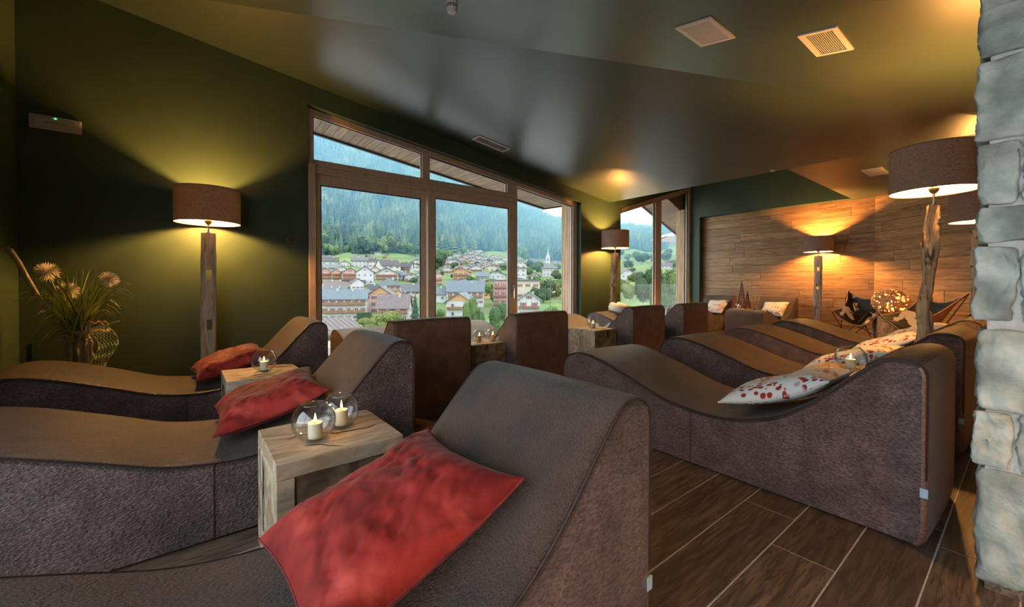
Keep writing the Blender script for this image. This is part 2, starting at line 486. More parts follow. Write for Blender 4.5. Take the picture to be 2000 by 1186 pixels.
def bevel(o, w, seg=2):
    m = o.modifiers.new('bevel', 'BEVEL'); m.width = w; m.segments = seg; m.limit_method = 'ANGLE'
    return o


def dup(root, label, loc, rz, group=None, scale=None):
    r = root.copy(); COL.objects.link(r)
    r.location = loc; r.rotation_euler = (0, 0, rz); r['label'] = label
    if group: r['group'] = group
    if scale: r.scale = scale
    for ch in root.children:
        c = ch.copy(); COL.objects.link(c); c.parent = r
        for g in ch.children:
            d = g.copy(); COL.objects.link(d); d.parent = c
    return r


# ------------------------------------------------------------------ room shell
BW, BG = 5.88, 6.02          # inner face of the window wall, plane of its window frames
A_L, A_G, A_W = -1.21, 11.15, 11.32
A_F, H_F = 7.438, 2.934      # low fold of the ceiling


def h_mid(a): return 3.907 - .1307 * a


def h_up(b): return 2.925 + .1915 * b


# floor: grout bed with plank tiles
fl = MB().span((-1.6, -3.2, -.25), (12, 6.25, -.0006)).build('floor', M['grout'])
struct(fl)
TW, TL = .2296, 1.24
tile_me = {}


def tile_mesh(l, w):
    k = (round(l, 2), round(w, 3))
    if k not in tile_me:
        t = MB(); g = .0030
        x, y, z, c = l / 2 - g, w / 2 - g, .0, .0015
        vs = [(-x, -y, -.006), (x, -y, -.006), (x, y, -.006), (-x, y, -.006), (-x, -y, z - c), (x, -y, z - c), (x, y, z - c), (-x, y, z - c),
              (-x + c, -y + c, z), (x - c, -y + c, z), (x - c, y - c, z), (-x + c, y - c, z)]
        fs = [(0, 1, 5, 4), (1, 2, 6, 5), (2, 3, 7, 6), (3, 0, 4, 7), (4, 5, 9, 8), (5, 6, 10, 9), (6, 7, 11, 10), (7, 4, 8, 11), (8, 9, 10, 11)]
        t.add(vs, fs)
        tile_me[k] = t.mesh('floor_tile', M['tile'])
    return tile_me[k]


joint = {-1: 2.565, 0: 1.50, 1: 2.018, 2: 2.31, 3: 1.36, 4: 1.82, 5: 2.6}
nt_ = 0
for k in range(-5, 25):
    b0 = .248 + TW * k
    off = joint.get(k, (k * .47 + .3) % TL)
    a = off - TL * math.ceil((off + 1.2) / TL)
    while a < 11.2:
        a0, a1 = max(a, -1.2), min(a + TL, 11.3)
        a += TL
        if a1 - a0 < .06 or nt_ >= 300: continue
        ca, cb_ = (a0 + a1) / 2, b0 + TW / 2
        v = Vector((ca, cb_, 0)) - EYE
        dz = max(v.dot(_fw), .01)
        if v.dot(_fw) < .1 or abs(v.dot(_rt) / dz) > 1.75: continue
        if ca - cb_ * 1.4 > 9.4: continue
        nt_ += 1
        link('floor_tile', tile_mesh(a1 - a0, TW), fl, (ca, cb_, 0.0015))

# window wall with two openings (prisms in a-h)
ww = MB()
TOP = .25
ww.prism([(-1.45, -.2), (1.27, -.2), (1.27, h_mid(1.27) + TOP), (-1.45, h_mid(-1.45) + TOP)], BW, 6.23)
ww.prism([(1.27, 3.472), (6.50, 2.827), (6.50, h_mid(6.5) + TOP), (1.27, h_mid(1.27) + TOP)], BW, 6.23)
ww.prism([(6.50, -.2), (7.83, -.2), (7.83, 3.35), (A_F, H_F + TOP), (6.5, h_mid(6.5) + TOP)], BW, 6.23)
ww.prism([(7.83, 2.85), (A_G, 3.84), (A_G, 4.4), (7.83, 3.4)], BW, 6.23)
struct(ww.build('wall_window', M['wall']))
# left wall with a glazed opening towards the camera side
wl = MB()
wl.span((-1.5, 2.45, -.2), (A_L, 5.9, 4.4)).span((-1.5, -3.1, -.2), (A_L, -2.45, 3.2)).span((-1.5, -2.45, 2.55), (A_L, 2.45, 3.6)).span((-1.5, -2.45, -.2), (A_L, 2.45, .08))
struct(wl.build('wall_left', M['wall']))
struct(MB().span((-1.5, -3.1, -.2), (8.9, -2.8, 3.1)).build('wall_back', M['wall']))
w3 = struct(thing('window_3', '', ''), None)
for k_ in ('label', 'category'): del w3[k_]
for y_ in (-2.42, -.8, .8, 2.42):
    MB().box((-1.36, y_, 1.31), (.08, .07, 2.46)).build('frame_post', M['frame'], w3)
for z_ in (.11, 2.51):
    MB().box((-1.36, 0, z_), (.08, 4.86, .06)).build('frame_rail', M['frame'], w3)
for y_ in (-1.61, 0, 1.61):
    MB().box((-1.36, y_, 1.31), (.012, 1.5, 2.34)).build('pane', M['glass'], w3)

# ceiling: three facets and the flat low part, each with thickness
ce = MB()


def slab(pts, t=.2):
    n = len(pts)
    ce.add(list(pts) + [(p[0], p[1], p[2] + t) for p in pts], [tuple(range(n)), tuple(range(n, 2 * n))[::-1]] + [(i, (i + 1) % n, n + (i + 1) % n, n + i) for i in range(n)])


P0 = (-1.21, 5.954, h_mid(-1.21)); P1 = (A_F, .052, H_F)
slab([P0, (A_F, 5.954, H_F), P1])
slab([P0, P1, (A_F, -3.0, h_up(-3.0)), (-1.5, -3.0, h_up(-3.0)), (-1.5, 5.954, h_mid(-1.21))])
slab([(A_F, 2.428, H_F), (A_F, -3.0, H_F), (11.6, -3.0, H_F), (11.6, 2.428, H_F)])
slab([(A_F, 2.428, H_F), (11.6, 2.428, H_F + .3 * (11.6 - A_F)), (11.6, 6.0, H_F + .3 * (11.6 - A_F)), (A_F, 6.0, H_F)])
ce.span((A_F + .02, 2.38, H_F + .03), (11.6, 2.43, 4.4))
ce.span((A_F, -3, h_up(-3)), (A_F + .1, -.3, H_F + .05))
struct(ce.build('ceiling', M['ceil']))

# far green wall above and beside the panelled recess
fg = MB().span((A_G, 2.43, H_F + .012), (A_G + .25, 5.95, 4.4)).span((A_G, 5.74, -.2), (A_G + .25, 5.95, H_F + .012)).span((A_G, 5.95, -.2), (A_G + .25, 6.23, 4.4))
struct(fg.build('wall_far_upper', M['wall']))


def plank_wall(name, origin, ux, length, rows, seed, flip=1):
    """boards as parts; local x runs along ux, z up, board faces local -y"""
    r = random.Random(seed)
    ang = math.atan2(ux[1], ux[0])
    root = MB().box((length / 2, .06, rows * .2 / 2), (length, .06, rows * .2)).build(name, M['burl_dark'], None, loc=origin, rot=(0, 0, ang))
    struct(root)
    for k in range(rows):
        x = -r.uniform(0, 1.6)
        while x < length:
            l = r.uniform(1.5, 2.5)
            x0, x1 = max(0, x), min(length, x + l); x += l
            if x1 - x0 < .05: continue
            d = r.uniform(0, .006)
            t = MB(); g = .0015; c = .004; w = (x1 - x0) / 2 - g; h = .1 - g
            vs = [(-w, .02, -h), (w, .02, -h), (w, .02, h), (-w, .02, h), (-w, c, -h), (w, c, -h), (w, c, h), (-w, c, h),
                  (-w + c, 0, -h + c), (w - c, 0, -h + c), (w - c, 0, h - c), (-w + c, 0, h - c)]
            fs = [(0, 1, 5, 4), (1, 2, 6, 5), (2, 3, 7, 6), (3, 0, 4, 7), (4, 5, 9, 8), (5, 6, 10, 9), (6, 7, 11, 10), (7, 4, 8, 11), (8, 9, 10, 11)]
            t.add(vs, fs)
            o = t.build('wall_plank', M['plank_x'], root, loc=((x0 + x1) / 2, -d + .008, k * .2 + .1))
    return root


M['plank_x'] = pm('spruce_boards', (.24, .125, .052), (.50, .30, .135), scale=1.5, stretch=(1.0, 9, 12), rough=.5, detail=9, distort=.9,
                  lo=.30, hi=.70, bump=.12, bscale=10, rand=53, rvar=.14, c3=(.16, .082, .036), s3=3.4, lo3=.55, hi3=.70)
plank_wall('wall_far', (A_W, 5.74, 0), (0, -1), 3.78, 15, 3)
WD = Vector((-.6, -.8, 0))
CX = Vector((A_W, 2.085, 0))
plank_wall('wall_right', CX, WD, 4.6, 15, 5)
endp = CX + WD * 4.6
struct(MB().span((endp.x, -3.0, -.2), (endp.x + .2, endp.y + .1, 3.0)).build('wall_side', M['wall']))

# ------------------------------------------------------------------ windows
w1 = struct(bpy.data.objects.new('window_1', None)); COL.objects.link(w1)
d1 = struct(bpy.data.objects.new('door_1', None)); COL.objects.link(d1)
w2 = struct(bpy.data.objects.new('window_2', None)); COL.objects.link(w2)


def T1(a): return 3.514 - (a - 1.312) * .1285


def T2(a): return 2.887 + (a - 8.01) * .298


def part(nm, poly, b0, b1, mat, root, bv=.006):
    o = MB().prism(poly, b0, b1).build(nm, mat, root)
    if bv: bevel(o, bv, 1)
    return o


FB0, FB1 = 5.99, 6.08
part('jamb', [(1.27, 0), (1.365, 0), (1.365, T1(1.365)), (1.27, T1(1.27))], FB0, FB1, M['frame'], w1)
part('jamb', [(6.375, 0), (6.50, 0), (6.50, T1(6.5)), (6.375, T1(6.375))], FB0, FB1, M['frame'], w1)
part('top_rail', [(1.365, T1(1.365) - .128), (6.375, T1(6.375) - .105), (6.375, T1(6.375)), (1.365, T1(1.365))], FB0, FB1, M['frame'], w1)
part('transom', [(1.365, 2.715), (4.80, 2.715), (4.80, 2.79), (1.365, 2.79)], FB0 - .02, FB1, M['frame'], w1)
part('mullion', [(2.95, 2.79), (3.08, 2.79), (3.08, T1(3.08) - .12), (2.95, T1(2.95) - .12)], FB0, FB1, M['frame'], w1)
part('mullion', [(4.79, 0), (4.88, 0), (4.88, T1(4.88) - .115), (4.79, T1(4.79) - .115)], FB0, FB1, M['frame'], w1)
part('stop', [(4.64, 2.79), (4.79, 2.79), (4.79, T1(4.79) - .115), (4.64, T1(4.64) - .115)], FB0, FB1, M['frame'], w1)
part('bottom_rail', [(4.88, 0), (6.375, 0), (6.375, .10), (4.88, .10)], FB0, FB1, M['frame'], w1)
for a0, a1, z0 in ((1.365, 2.95, 2.79), (3.08, 4.64, 2.79), (4.88, 6.375, .10)):
    t0, t1 = T1(a0) - .12, T1(a1) - .112
    part('pane', [(a0, z0), (a1, z0), (a1, t1), (a0, t0)], 6.035, 6.045, M['glass'], w1, 0)
    g = MB(); s_ = .014
    g.prism([(a0, z0), (a0 + s_, z0), (a0 + s_, t0), (a0, t0)], 6.02, 6.034).prism([(a1 - s_, z0), (a1, z0), (a1, t1), (a1 - s_, t1)], 6.02, 6.034)
    g.prism([(a0, t0 - .02), (a1, t1 - .02), (a1, t1), (a0, t0)], 6.02, 6.034).prism([(a0, z0), (a1, z0), (a1, z0 + s_), (a0, z0 + s_)], 6.02, 6.034)
    g.build('gasket', M['paneline'], w1)


def sash(a0, a1, g0, g1, top, gtop, b0, b1, root):
    s = MB()
    s.prism([(a0, .02), (g0, .02), (g0, top), (a0, top)], b0, b1).prism([(g1, .02), (a1, .02), (a1, top), (g1, top)], b0, b1)
    s.prism([(g0, gtop), (g1, gtop), (g1, top), (g0, top)], b0, b1).prism([(g0, .02), (g1, .02), (g1, .14), (g0, .14)], b0, b1)
    o = s.build('sash', M['frame'], root); bevel(o, .006, 1)
    q = (b0 + b1) / 2
    p = part('pane', [(g0, .14), (g1, .14), (g1, gtop), (g0, gtop)], q - .005, q + .005, M['glass'], root, 0)
    g = MB(); s_ = .016; e0 = b0 + .012
    for pl in ([(g0, .14), (g0 + s_, .14), (g0 + s_, gtop), (g0, gtop)], [(g1 - s_, .14), (g1, .14), (g1, gtop), (g1 - s_, gtop)],
               [(g0, gtop - s_), (g1, gtop - s_), (g1, gtop), (g0, gtop)]):
        g.prism(pl, e0, e0 + .02)
    g.build('gasket', M['paneline'], root)


part('door_jamb', [(1.276, 0), (1.362, 0), (1.362, 2.715), (1.276, 2.715)], 5.872, FB0, M['frame'], d1)
part('head_frame', [(1.365, 2.62), (4.79, 2.62), (4.79, 2.715), (1.365, 2.715)], FB0 - .005, FB1 + .05, M['frame'], d1)
sash(1.365, 3.06, 1.465, 2.955, 2.62, 2.485, 6.05, 6.12, d1)
sash(3.03, 4.79, 3.16, 4.664, 2.62, 2.51, 5.965, 6.035, d1)
part('door_threshold', [(1.365, -.01), (4.79, -.01), (4.79, .03), (1.365, .03)], 5.93, 6.15, M['frame'], d1)
hd = MB().box((4.735, 5.955, 1.04), (.032, .014, .20)).tube([(4.735, 5.95, 1.09), (4.735, 5.915, 1.09), (4.735, 5.905, 1.07), (4.735, 5.905, .86)], .011, 8)
hd.build('handle', M['chrome'], d1, True)

part('top_rail', [(7.80, T2(7.8) - .12), (A_G, T2(A_G) - .12), (A_G, T2(A_G)), (7.80, T2(7.8))], FB0, FB1, M['frame'], w2)
part('jamb', [(7.80, 0), (7.90, 0), (7.90, T2(7.9) - .12), (7.80, T2(7.8) - .12)], FB0, FB1, M['frame'], w2)
part('jamb', [(11.02, 0), (A_G, 0), (A_G, T2(A_G) - .1), (11.02, T2(11.02) - .1)], FB0, FB1, M['frame'], w2)
part('mullion', [(9.40, 0), (9.66, 0), (9.66, T2(9.66) - .12), (9.40, T2(9.4) - .12)], FB0 - .01, FB1, M['frame'], w2)
part('bottom_rail', [(7.90, 0), (11.02, 0), (11.02, .1), (7.90, .1)], FB0, FB1, M['frame'], w2)
for a0, a1 in ((7.90, 9.40), (9.66, 11.02)):
    t0, t1 = T2(a0) - .12, T2(a1) - .12
    part('pane', [(a0, .1), (a1, .1), (a1, t1), (a0, t0)], 6.035, 6.045, M['glass'], w2, 0)
    g = MB()
    for pl in ([(a0, .1), (a0 + .02, .1), (a0 + .02, t0), (a0, t0)], [(a1 - .03, .1), (a1, .1), (a1, t1), (a1 - .03, t1)]):
        g.prism(pl, 6.02, 6.034)
    g.build('gasket', M['paneline'], w2)

# ------------------------------------------------------------------ stone pillar at the right edge
pil = struct(MB().span((2.362, -.9, .08), (2.85, .108, 3.2)).build('wall_right_near', M['mortar']))


def stone(a, b0, b1, z0, z1, depth, seed, root):
    r = random.Random(seed)
    nx, nz_ = 7, 8
    pts = []
    w, h = b1 - b0, z1 - z0
    me = bmesh.new()
    bmesh.ops.create_cube(me, size=1)
    bmesh.ops.subdivide_edges(me, edges=me.edges[:], cuts=15, use_grid_fill=True)
    sv = Vector((seed * 1.7, seed * .9, seed * 2.3))
    for v in me.verts:
        p = v.co.copy()
        # rounded box: pull towards a superellipsoid
        q = Vector((p.x * 2, p.y * 2, p.z * 2))
        l = (abs(q.x) ** 11 + abs(q.y) ** 11 + abs(q.z) ** 11) ** (1 / 11)
        q = q / l
        c = Vector((q.x * depth / 2, q.y * w / 2, q.z * h / 2))
        wpos = c * 9 + sv
        n_ = Vector((noise.noise(wpos), noise.noise(wpos + Vector((9, 0, 0))), noise.noise(wpos + Vector((0, 9, 0)))))
        n2 = noise.noise(c * 17 + sv) * .010 + abs(noise.noise(c * 34 + sv)) * -.009 + noise.noise(c * 75 + sv) * .004
        v.co = c + n_ * min(.012, w * .12) + Vector((-n2, n2, 0))
    m = bpy.data.meshes.new('stone'); me.to_mesh(m); me.free()
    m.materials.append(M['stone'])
    m.polygons.foreach_set('use_smooth', [True] * len(m.polygons)); m.set_sharp_from_angle(angle=math.radians(50))
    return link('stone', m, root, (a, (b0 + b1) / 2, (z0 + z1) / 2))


FA = 2.385


def zf(y):  # height on the pillar face for image row y near its corner
    return on(1915, y, 0, FA - .03).z


def bf(x, y=600):
    return on(x, y, 0, FA - .03).y


courses = [(-120, 26, [(1905, 1990)]), (28, 118, [(1904, 2030)]), (122, 280, [(1899, 2040)]), (284, 402, [(1911, 1984), (1994, 2090)]), (407, 476, [(1907, 2050)]), (482, 627, [(1899, 1983), (1995, 2080)]),
           (643, 798, [(1907, 2060)]), (785 + 16, 909, [(1905, 1976), (1988, 2070)]), (911, 1132, [(1910, 2060)])]
sd = 1
for y0, y1, xs in courses:
    for x0, x1 in xs:
        bb0, bb1 = bf(x1), bf(x0)
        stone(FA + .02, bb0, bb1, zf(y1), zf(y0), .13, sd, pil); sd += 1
    # further stones of the course, out to the back of the pillar
    b = bf(xs[-1][1]) - .02
    while b > -.85:
        wd = random.uniform(.16, .34)
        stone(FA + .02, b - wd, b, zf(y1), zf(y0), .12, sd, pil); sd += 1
        b -= wd + .015
    # corner face turned to the room
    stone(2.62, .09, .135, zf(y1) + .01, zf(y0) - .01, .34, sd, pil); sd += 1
bs = MB().span((2.352, -.9, .0), (2.40, .105, .075)).build('baseboard_right', M['tile'], None)
struct(bs)
struct(MB().span((2.350, -.9, .075), (2.40, .107, .079)).build('trim_1', M['grout']))

# ------------------------------------------------------------------ wave loungers
PR = [(0, .745), (.013, .785), (.053, .812), (.11, .815), (.165, .796), (.235, .735), (.315, .657), (.40, .572), (.49, .495), (.59, .430), (.72, .379), (.81, .358),
      (.93, .346), (1.07, .350), (1.26, .378), (1.46, .443), (1.62, .495), (1.76, .538), (1.90, .570), (2.00, .581), (2.09, .572), (2.165, .540), (2.21, .490), (2.23, .43)]
LLEN = 2.23
SXK = {'L': .9, 'W': .9, 'D': .9, 'R': 1.0}      # the diagonal row is the longer model


def catmull(P, m):
    out = []
    for i in range(len(P) - 1):
        p0, p1, p2, p3 = P[max(i - 1, 0)], P[i], P[i + 1], P[min(i + 2, len(P) - 1)]
        for k in range(m):
            t = k / m
            out.append(tuple(.5 * (2 * p1[j] + (p2[j] - p0[j]) * t + (2 * p0[j] - 5 * p1[j] + 4 * p2[j] - p3[j]) * t * t + (3 * p1[j] - p0[j] - 3 * p2[j] + p3[j]) * t ** 3) for j in (0, 1)))
    out.append(P[-1])
    return out


PROF = catmull(PR, 4)
PS = [p[0] for p in PROF]; PZ = [p[1] for p in PROF]


def prof_z(s): return float(np.interp(s, PS, PZ))


LW = .74


def lounger_parts():
    ol = [(0.03, .0)] + [(0.008, .03), (0, .08), (0, .3), (0, .55)] + PROF + [(LLEN, .3), (LLEN, .08), (LLEN - .008, .03), (LLEN - .03, 0)]
    n = len(ol)
    # inward normals (outline runs back-bottom -> top -> foot-bottom, clockwise seen from +y ...)
    nor = []
    for i in range(n):
        a, b = Vector(ol[max(i - 1, 0)]), Vector(ol[min(i + 1, n - 1)])
        t = (b - a).normalized()
        nor.append(Vector((t.y, -t.x)))
    hw = LW / 2; r = .022

    def ring(y, inset):
        return [(p[0] + q[0] * inset, y, p[1] + q[1] * inset) for p, q in zip(ol, nor)]
    rings = []
    for k in range(5):
        th = k / 4 * PI / 2
        rings.append(ring(hw - r * (1 - math.sin(th)) if False else hw - r + r * math.cos(th), r * (1 - math.sin(th))))
    mid = [ring(hw - r - (2 * hw - 2 * r) * t, -.006 * math.sin(PI * t)) for t in (.12, .25, .5, .75, .88)]
    back = [[(p[0], -p[1], p[2]) for p in q] for q in rings[::-1]]
    allr = rings + mid + back
    kb = 5 + 5                                  # outline points up the back to where the crest begins
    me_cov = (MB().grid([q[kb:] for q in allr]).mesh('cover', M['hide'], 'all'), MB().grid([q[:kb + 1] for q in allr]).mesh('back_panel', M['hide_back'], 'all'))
    sides = []
    for sg in (1, -1):
        c = [(p[0], sg * hw, p[2]) for p in ring(hw, r)]
        s = MB(); s.add(c, [tuple(range(len(c)))])
        sides.append(s.mesh('side_panel', M['hide_side']))
    pipes = []
    for sg in (1, -1):
        pts = [(p[0], sg * (hw - .004), p[2]) for p in ring(hw, r * .28)][3:]
        pipes.append(MB().tube(pts, .0042, 6).mesh('piping', M['pipe'], True))
    me_seam = [MB().box((1.07, sg * hw, .18), (.005, .004, .325)).mesh('seam', M['pipe']) for sg in (1, -1)]
    tagm = MB().box((.012, hw + .0, .245), (.026, .006, .040)).mesh('care_tag', M['tag'])
    base = MB().box((LLEN / 2, 0, .012), (LLEN - .1, LW - .08, .024)).mesh('plinth', M['pipe'])
    return me_cov, sides, pipes, me_seam, tagm, base


LP = lounger_parts()


def lounger(label, loc, deg, group, sy=1.0, sx=1.0):
    t = thing('wave_lounger', label, 'lounger', (loc[0], loc[1], 0.0015), math.radians(deg), group)
    t.scale = (sx, sy, 1)
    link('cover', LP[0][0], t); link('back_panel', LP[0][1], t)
    for s in LP[1]: link('side_panel', s, t)
    for s in LP[2]: link('piping', s, t)
    for s in LP[3]: link('seam', s, t)
    link('care_tag', LP[4], t)['label'] = 'small blue-grey fabric tag'
    link('plinth', LP[5], t)
    return t


G_L, G_W, G_R = 'loungers at the left with red cushions', 'loungers facing the window', 'loungers in the diagonal row on the right'
PL = {}
PL['L1'] = ((1.10, 1.08), 180); PL['L2'] = ((1.06, 2.62), 180); PL['L3'] = ((.97, 4.14), 180)
PL['W1'] = ((1.81, 3.42), 90); PL['W2'] = ((3.17, 3.42), 90); PL['W3'] = ((5.21, 3.40), 90); PL['W4'] = ((6.52, 3.40), 90)
for i in range(4): PL['R%d' % (i + 1)] = ((2.845 + 1.483 * i, .262), 88.5)
PL['D1'] = ((11.02, 3.72), 180); PL['D2'] = ((11.02, 5.07), 180)
LAB = {
    'L1': 'brown hide wave lounger nearest the camera, large red cushion on it', 'L2': 'brown hide wave lounger behind the two-candle wooden block, second from the camera',
    'L3': 'brown hide wave lounger beside the grass arrangement, farthest of the three red-cushion loungers',
    'W1': 'window-facing brown lounger, its back between the red-cushion loungers and the first wooden block', 'W2': 'window-facing brown lounger with its back between the two wooden blocks',
    'W3': 'window-facing brown lounger right of the single-candle wooden block', 'W4': 'window-facing brown lounger farthest along the row, near the panelled wall',
    'R1': 'big brown lounger on the tiled floor, full side visible, first of the diagonal row', 'R2': 'brown lounger in the diagonal row just behind the candle bowl on the armrest block',
    'R3': 'third brown lounger of the diagonal row, behind the near driftwood lamp', 'R4': 'last brown lounger of the diagonal row, closest to the butterfly chairs',
    'D1': 'brown lounger against the panelled wall beside the lamp post with three holes', 'D2': 'brown lounger against the panelled wall nearest the far window'}
for k, (loc, deg) in PL.items():
    lounger(LAB[k], loc, deg, G_L if k[0] == 'L' else G_W if k[0] == 'W' else G_R if k[0] == 'R' else 'loungers by the panelled wall', 1.06 if k[0] == 'W' else 1.0, SXK[k[0]])


# ------------------------------------------------------------------ cushions moulded to the lounger top
def cushion(name, label, key, s0, s1, y0, y1, th, mats, group, seed, skew=0.0, seam_mat=None, stitched=False):
    (ox, oy), deg = PL[key]
    sx = SXK[key[0]]; s0 /= sx; s1 /= sx
    cs, yc = (s0 + s1) / 2, (y0 + y1) / 2
    hs, hy = (s1 - s0) / 2, (y1 - y0) / 2
    N = 64
    zc = prof_z(cs)
    z0, z1 = prof_z(s0), prof_z(s1)
    sv = Vector((seed * 3.1, seed * 1.3, 0))

    def pos(u, v, side):
        # pinch: edges bow inward, corners pull out
        pu = u * (1 - .10 * (1 - v * v)) if abs(u) > 0 else u
        pv = v * (1 - .10 * (1 - u * u))
        du, dv = pu * hs, pv * hy
        s = cs + du * math.cos(skew) - dv * math.sin(skew)
        y = yc + du * math.sin(skew) + dv * math.cos(skew)
        t = min(max((s - s0) / (s1 - s0), -.1), 1.1)
        zb = .55 * prof_z(min(max(s, .05), 1.9)) + .45 * (z0 + (z1 - z0) * t)
        prof = max(0, (1 - u ** 4)) ** .5 * max(0, (1 - v ** 4)) ** .5
        nn = noise.noise(Vector((u * 1.5, v * 1.5, seed)) + sv) * .16 + noise.noise(Vector((u * 7, v * 3.0, seed * 2)) + sv) * .05
        wr = max(0, abs(noise.noise(Vector((u * 2.5 + v * 2, v * 7 - u * 4, seed * 5)))) - .25) * .30 * (.4 + u * u)
        q1 = abs(noise.noise(Vector((u * 1.6 + v * 1.2, v * 3.4 - u * 1.5, seed * 3.3)) + sv)); q2 = abs(noise.noise(Vector((u * 4.2 - v * 1.4, v * 2.0 + u * 2.2, seed * 7.1)) + sv))
        crease = max(0, 1 - q1 / .07) * .075 + max(0, 1 - q2 / .10) * .05
        hgt = th * prof * (1 + nn - wr - crease * (.35 + .65 * max(u * u, v * v)))
        sl = (prof_z(min(s + .05, 1.9)) - prof_z(max(s - .05, .05))) / .1
        nl = math.sqrt(1 + sl * sl)
        n = Vector((-sl / nl, 0, 1 / nl))
        lift = .35 if side > 0 else 0
        b = Vector((s, y, zb + .012 + th * .30))
        return b + n * (hgt * (.72 if side > 0 else -.28))
    mb = MB()
    us = [math.sin(PI / 2 * (-1 + 2 * i / N)) for i in range(N + 1)]
    top = [[pos(u, v, 1) for v in us] for u in us]
    bot = [[pos(u, v, -1) for v in us] for u in us]
    mb.grid(top); mb.grid(bot)
    me = mb.mesh('cover', mats, 'all')
    bm = bmesh.new(); bm.from_mesh(me); bmesh.ops.remove_doubles(bm, verts=bm.verts, dist=.0005)
    bmesh.ops.recalc_face_normals(bm, faces=bm.faces); bm.to_mesh(me); bm.free()
    me.polygons.foreach_set('use_smooth', [True] * len(me.polygons))
    t = thing(name, label, 'cushion', (ox, oy, .002), math.radians(deg), group); t.scale = (sx, 1, 1)
    # move origin of mesh to the cushion centre so that prints centre on it
    c0 = Vector((cs, yc, zc))
    for v in me.vertices: v.co -= c0
    link('cover', me, t, c0)
    edge = [pos(u, -1, 1) for u in us] + [pos(1, v, 1) for v in us] + [pos(u, 1, 1) for u in us[::-1]] + [pos(-1, v, 1) for v in us[::-1]]
    if stitched:
        sb = MB()
        for i in range(0, len(edge) - 1):
            p, q = edge[i], edge[i + 1]
            k = max(1, int((q - p).length / .010))
            for j in range(k):
                c = p.lerp(q, (j + .5) / k)
                sb.box(c, (.006, .006, .010))
        sb.build('stitching', M['stitch'], t)['kind'] = 'stuff'
    else:
        MB().tube(edge, .004, 5, False).build('seam', seam_mat, t, True)
    return t


GC = 'red velvet cushions'
cushion('cushion', 'large red velvet cushion on the nearest lounger', 'L1', .385, .93, -.31, .23, .165, M['velvet'], GC, 1, .03, M['velvet_seam'])
cushion('cushion', 'red velvet cushion on the second lounger, left of the two candle bowls', 'L2', .42, .94, -.40, .20, .16, M['velvet'], GC, 2, -.06, M['velvet_seam'])
cushion('cushion', 'red velvet cushion on the far left lounger by the lamp post', 'L3', .42, .92, -.38, .23, .16, M['velvet'], GC, 3, .05, M['velvet_seam'])
GP = 'white pillows with red leaf print'
cushion('pillow', 'white pillow with red print on the first lounger of the diagonal row', 'R1', .40, .96, -.30, .25, .14, M['print'], GP, 4, .04, None, True)
cushion('pillow', 'white red-print pillow seen through the candle bowl, second lounger of the diagonal row', 'R2', .40, .96, -.30, .25, .14, M['print'], GP, 5, .02, None, True)
cushion('pillow', 'white red-print pillow behind the near driftwood lamp post', 'R3', .40, .96, -.30, .25, .14, M['print'], GP, 6, -.03, None, True)
cushion('pillow', 'white red-print pillow on the last lounger of the diagonal row', 'R4', .40, .96, -.30, .25, .14, M['print'], GP, 7, .03, None, True)
cushion('pillow', 'white red-print pillow on the panelled-wall lounger beside the lamp post', 'D1', .30, .80, -.20, .30, .15, M['print'], GP, 8, .05, None, True)
cushion('pillow', 'white red-print pillow on the panelled-wall lounger nearest the window', 'D2', .30, .80, -.14, .34, .15, M['print'], GP, 9, .05, None, True)


def towel(label, key, s0, s1, y0, y1):
    (ox, oy), deg = PL[key]
    t = thing('folded_towel', label, 'towel', (ox, oy, .002), math.radians(deg), 'folded pale towels on the window loungers')
    t.scale = (SXK[key[0]], 1, 1); s0 /= SXK[key[0]]; s1 /= SXK[key[0]]
    for k in range(3):
        N = 10; mb = MB(); top = []; bot = []
        for i in range(N + 1):
            s = s0 + (s1 - s0) * i / N + .01 * k; z = prof_z(s) + .008 + .020 * k
            top.append([(s, y0 + .006 * k, z + .017), (s, y1 - .006 * k, z + .017)]); bot.append([(s, y0 + .006 * k, z), (s, y1 - .006 * k, z)])
        pts = [[top[i][0], top[i][1], bot[i][1], bot[i][0], top[i][0]] for i in range(N + 1)]
        mb.grid(pts)
        for e_ in (pts[0], pts[-1]): mb.add(e_[:4], [(0, 1, 2, 3)])
        bevel(mb.build('towel_layer', M['towel'], t, False), .007, 2)
    return t


towel('pale folded towel on the lounger behind the two orange candles', 'W2', .42, .95, -.30, .38)
towel('pale folded towel on the lounger behind the single candle on its block', 'W3', .40, .95, -.28, .39)
towel('pale folded towel on the far lounger of the window row', 'W4', .40, .85, -.28, .38)


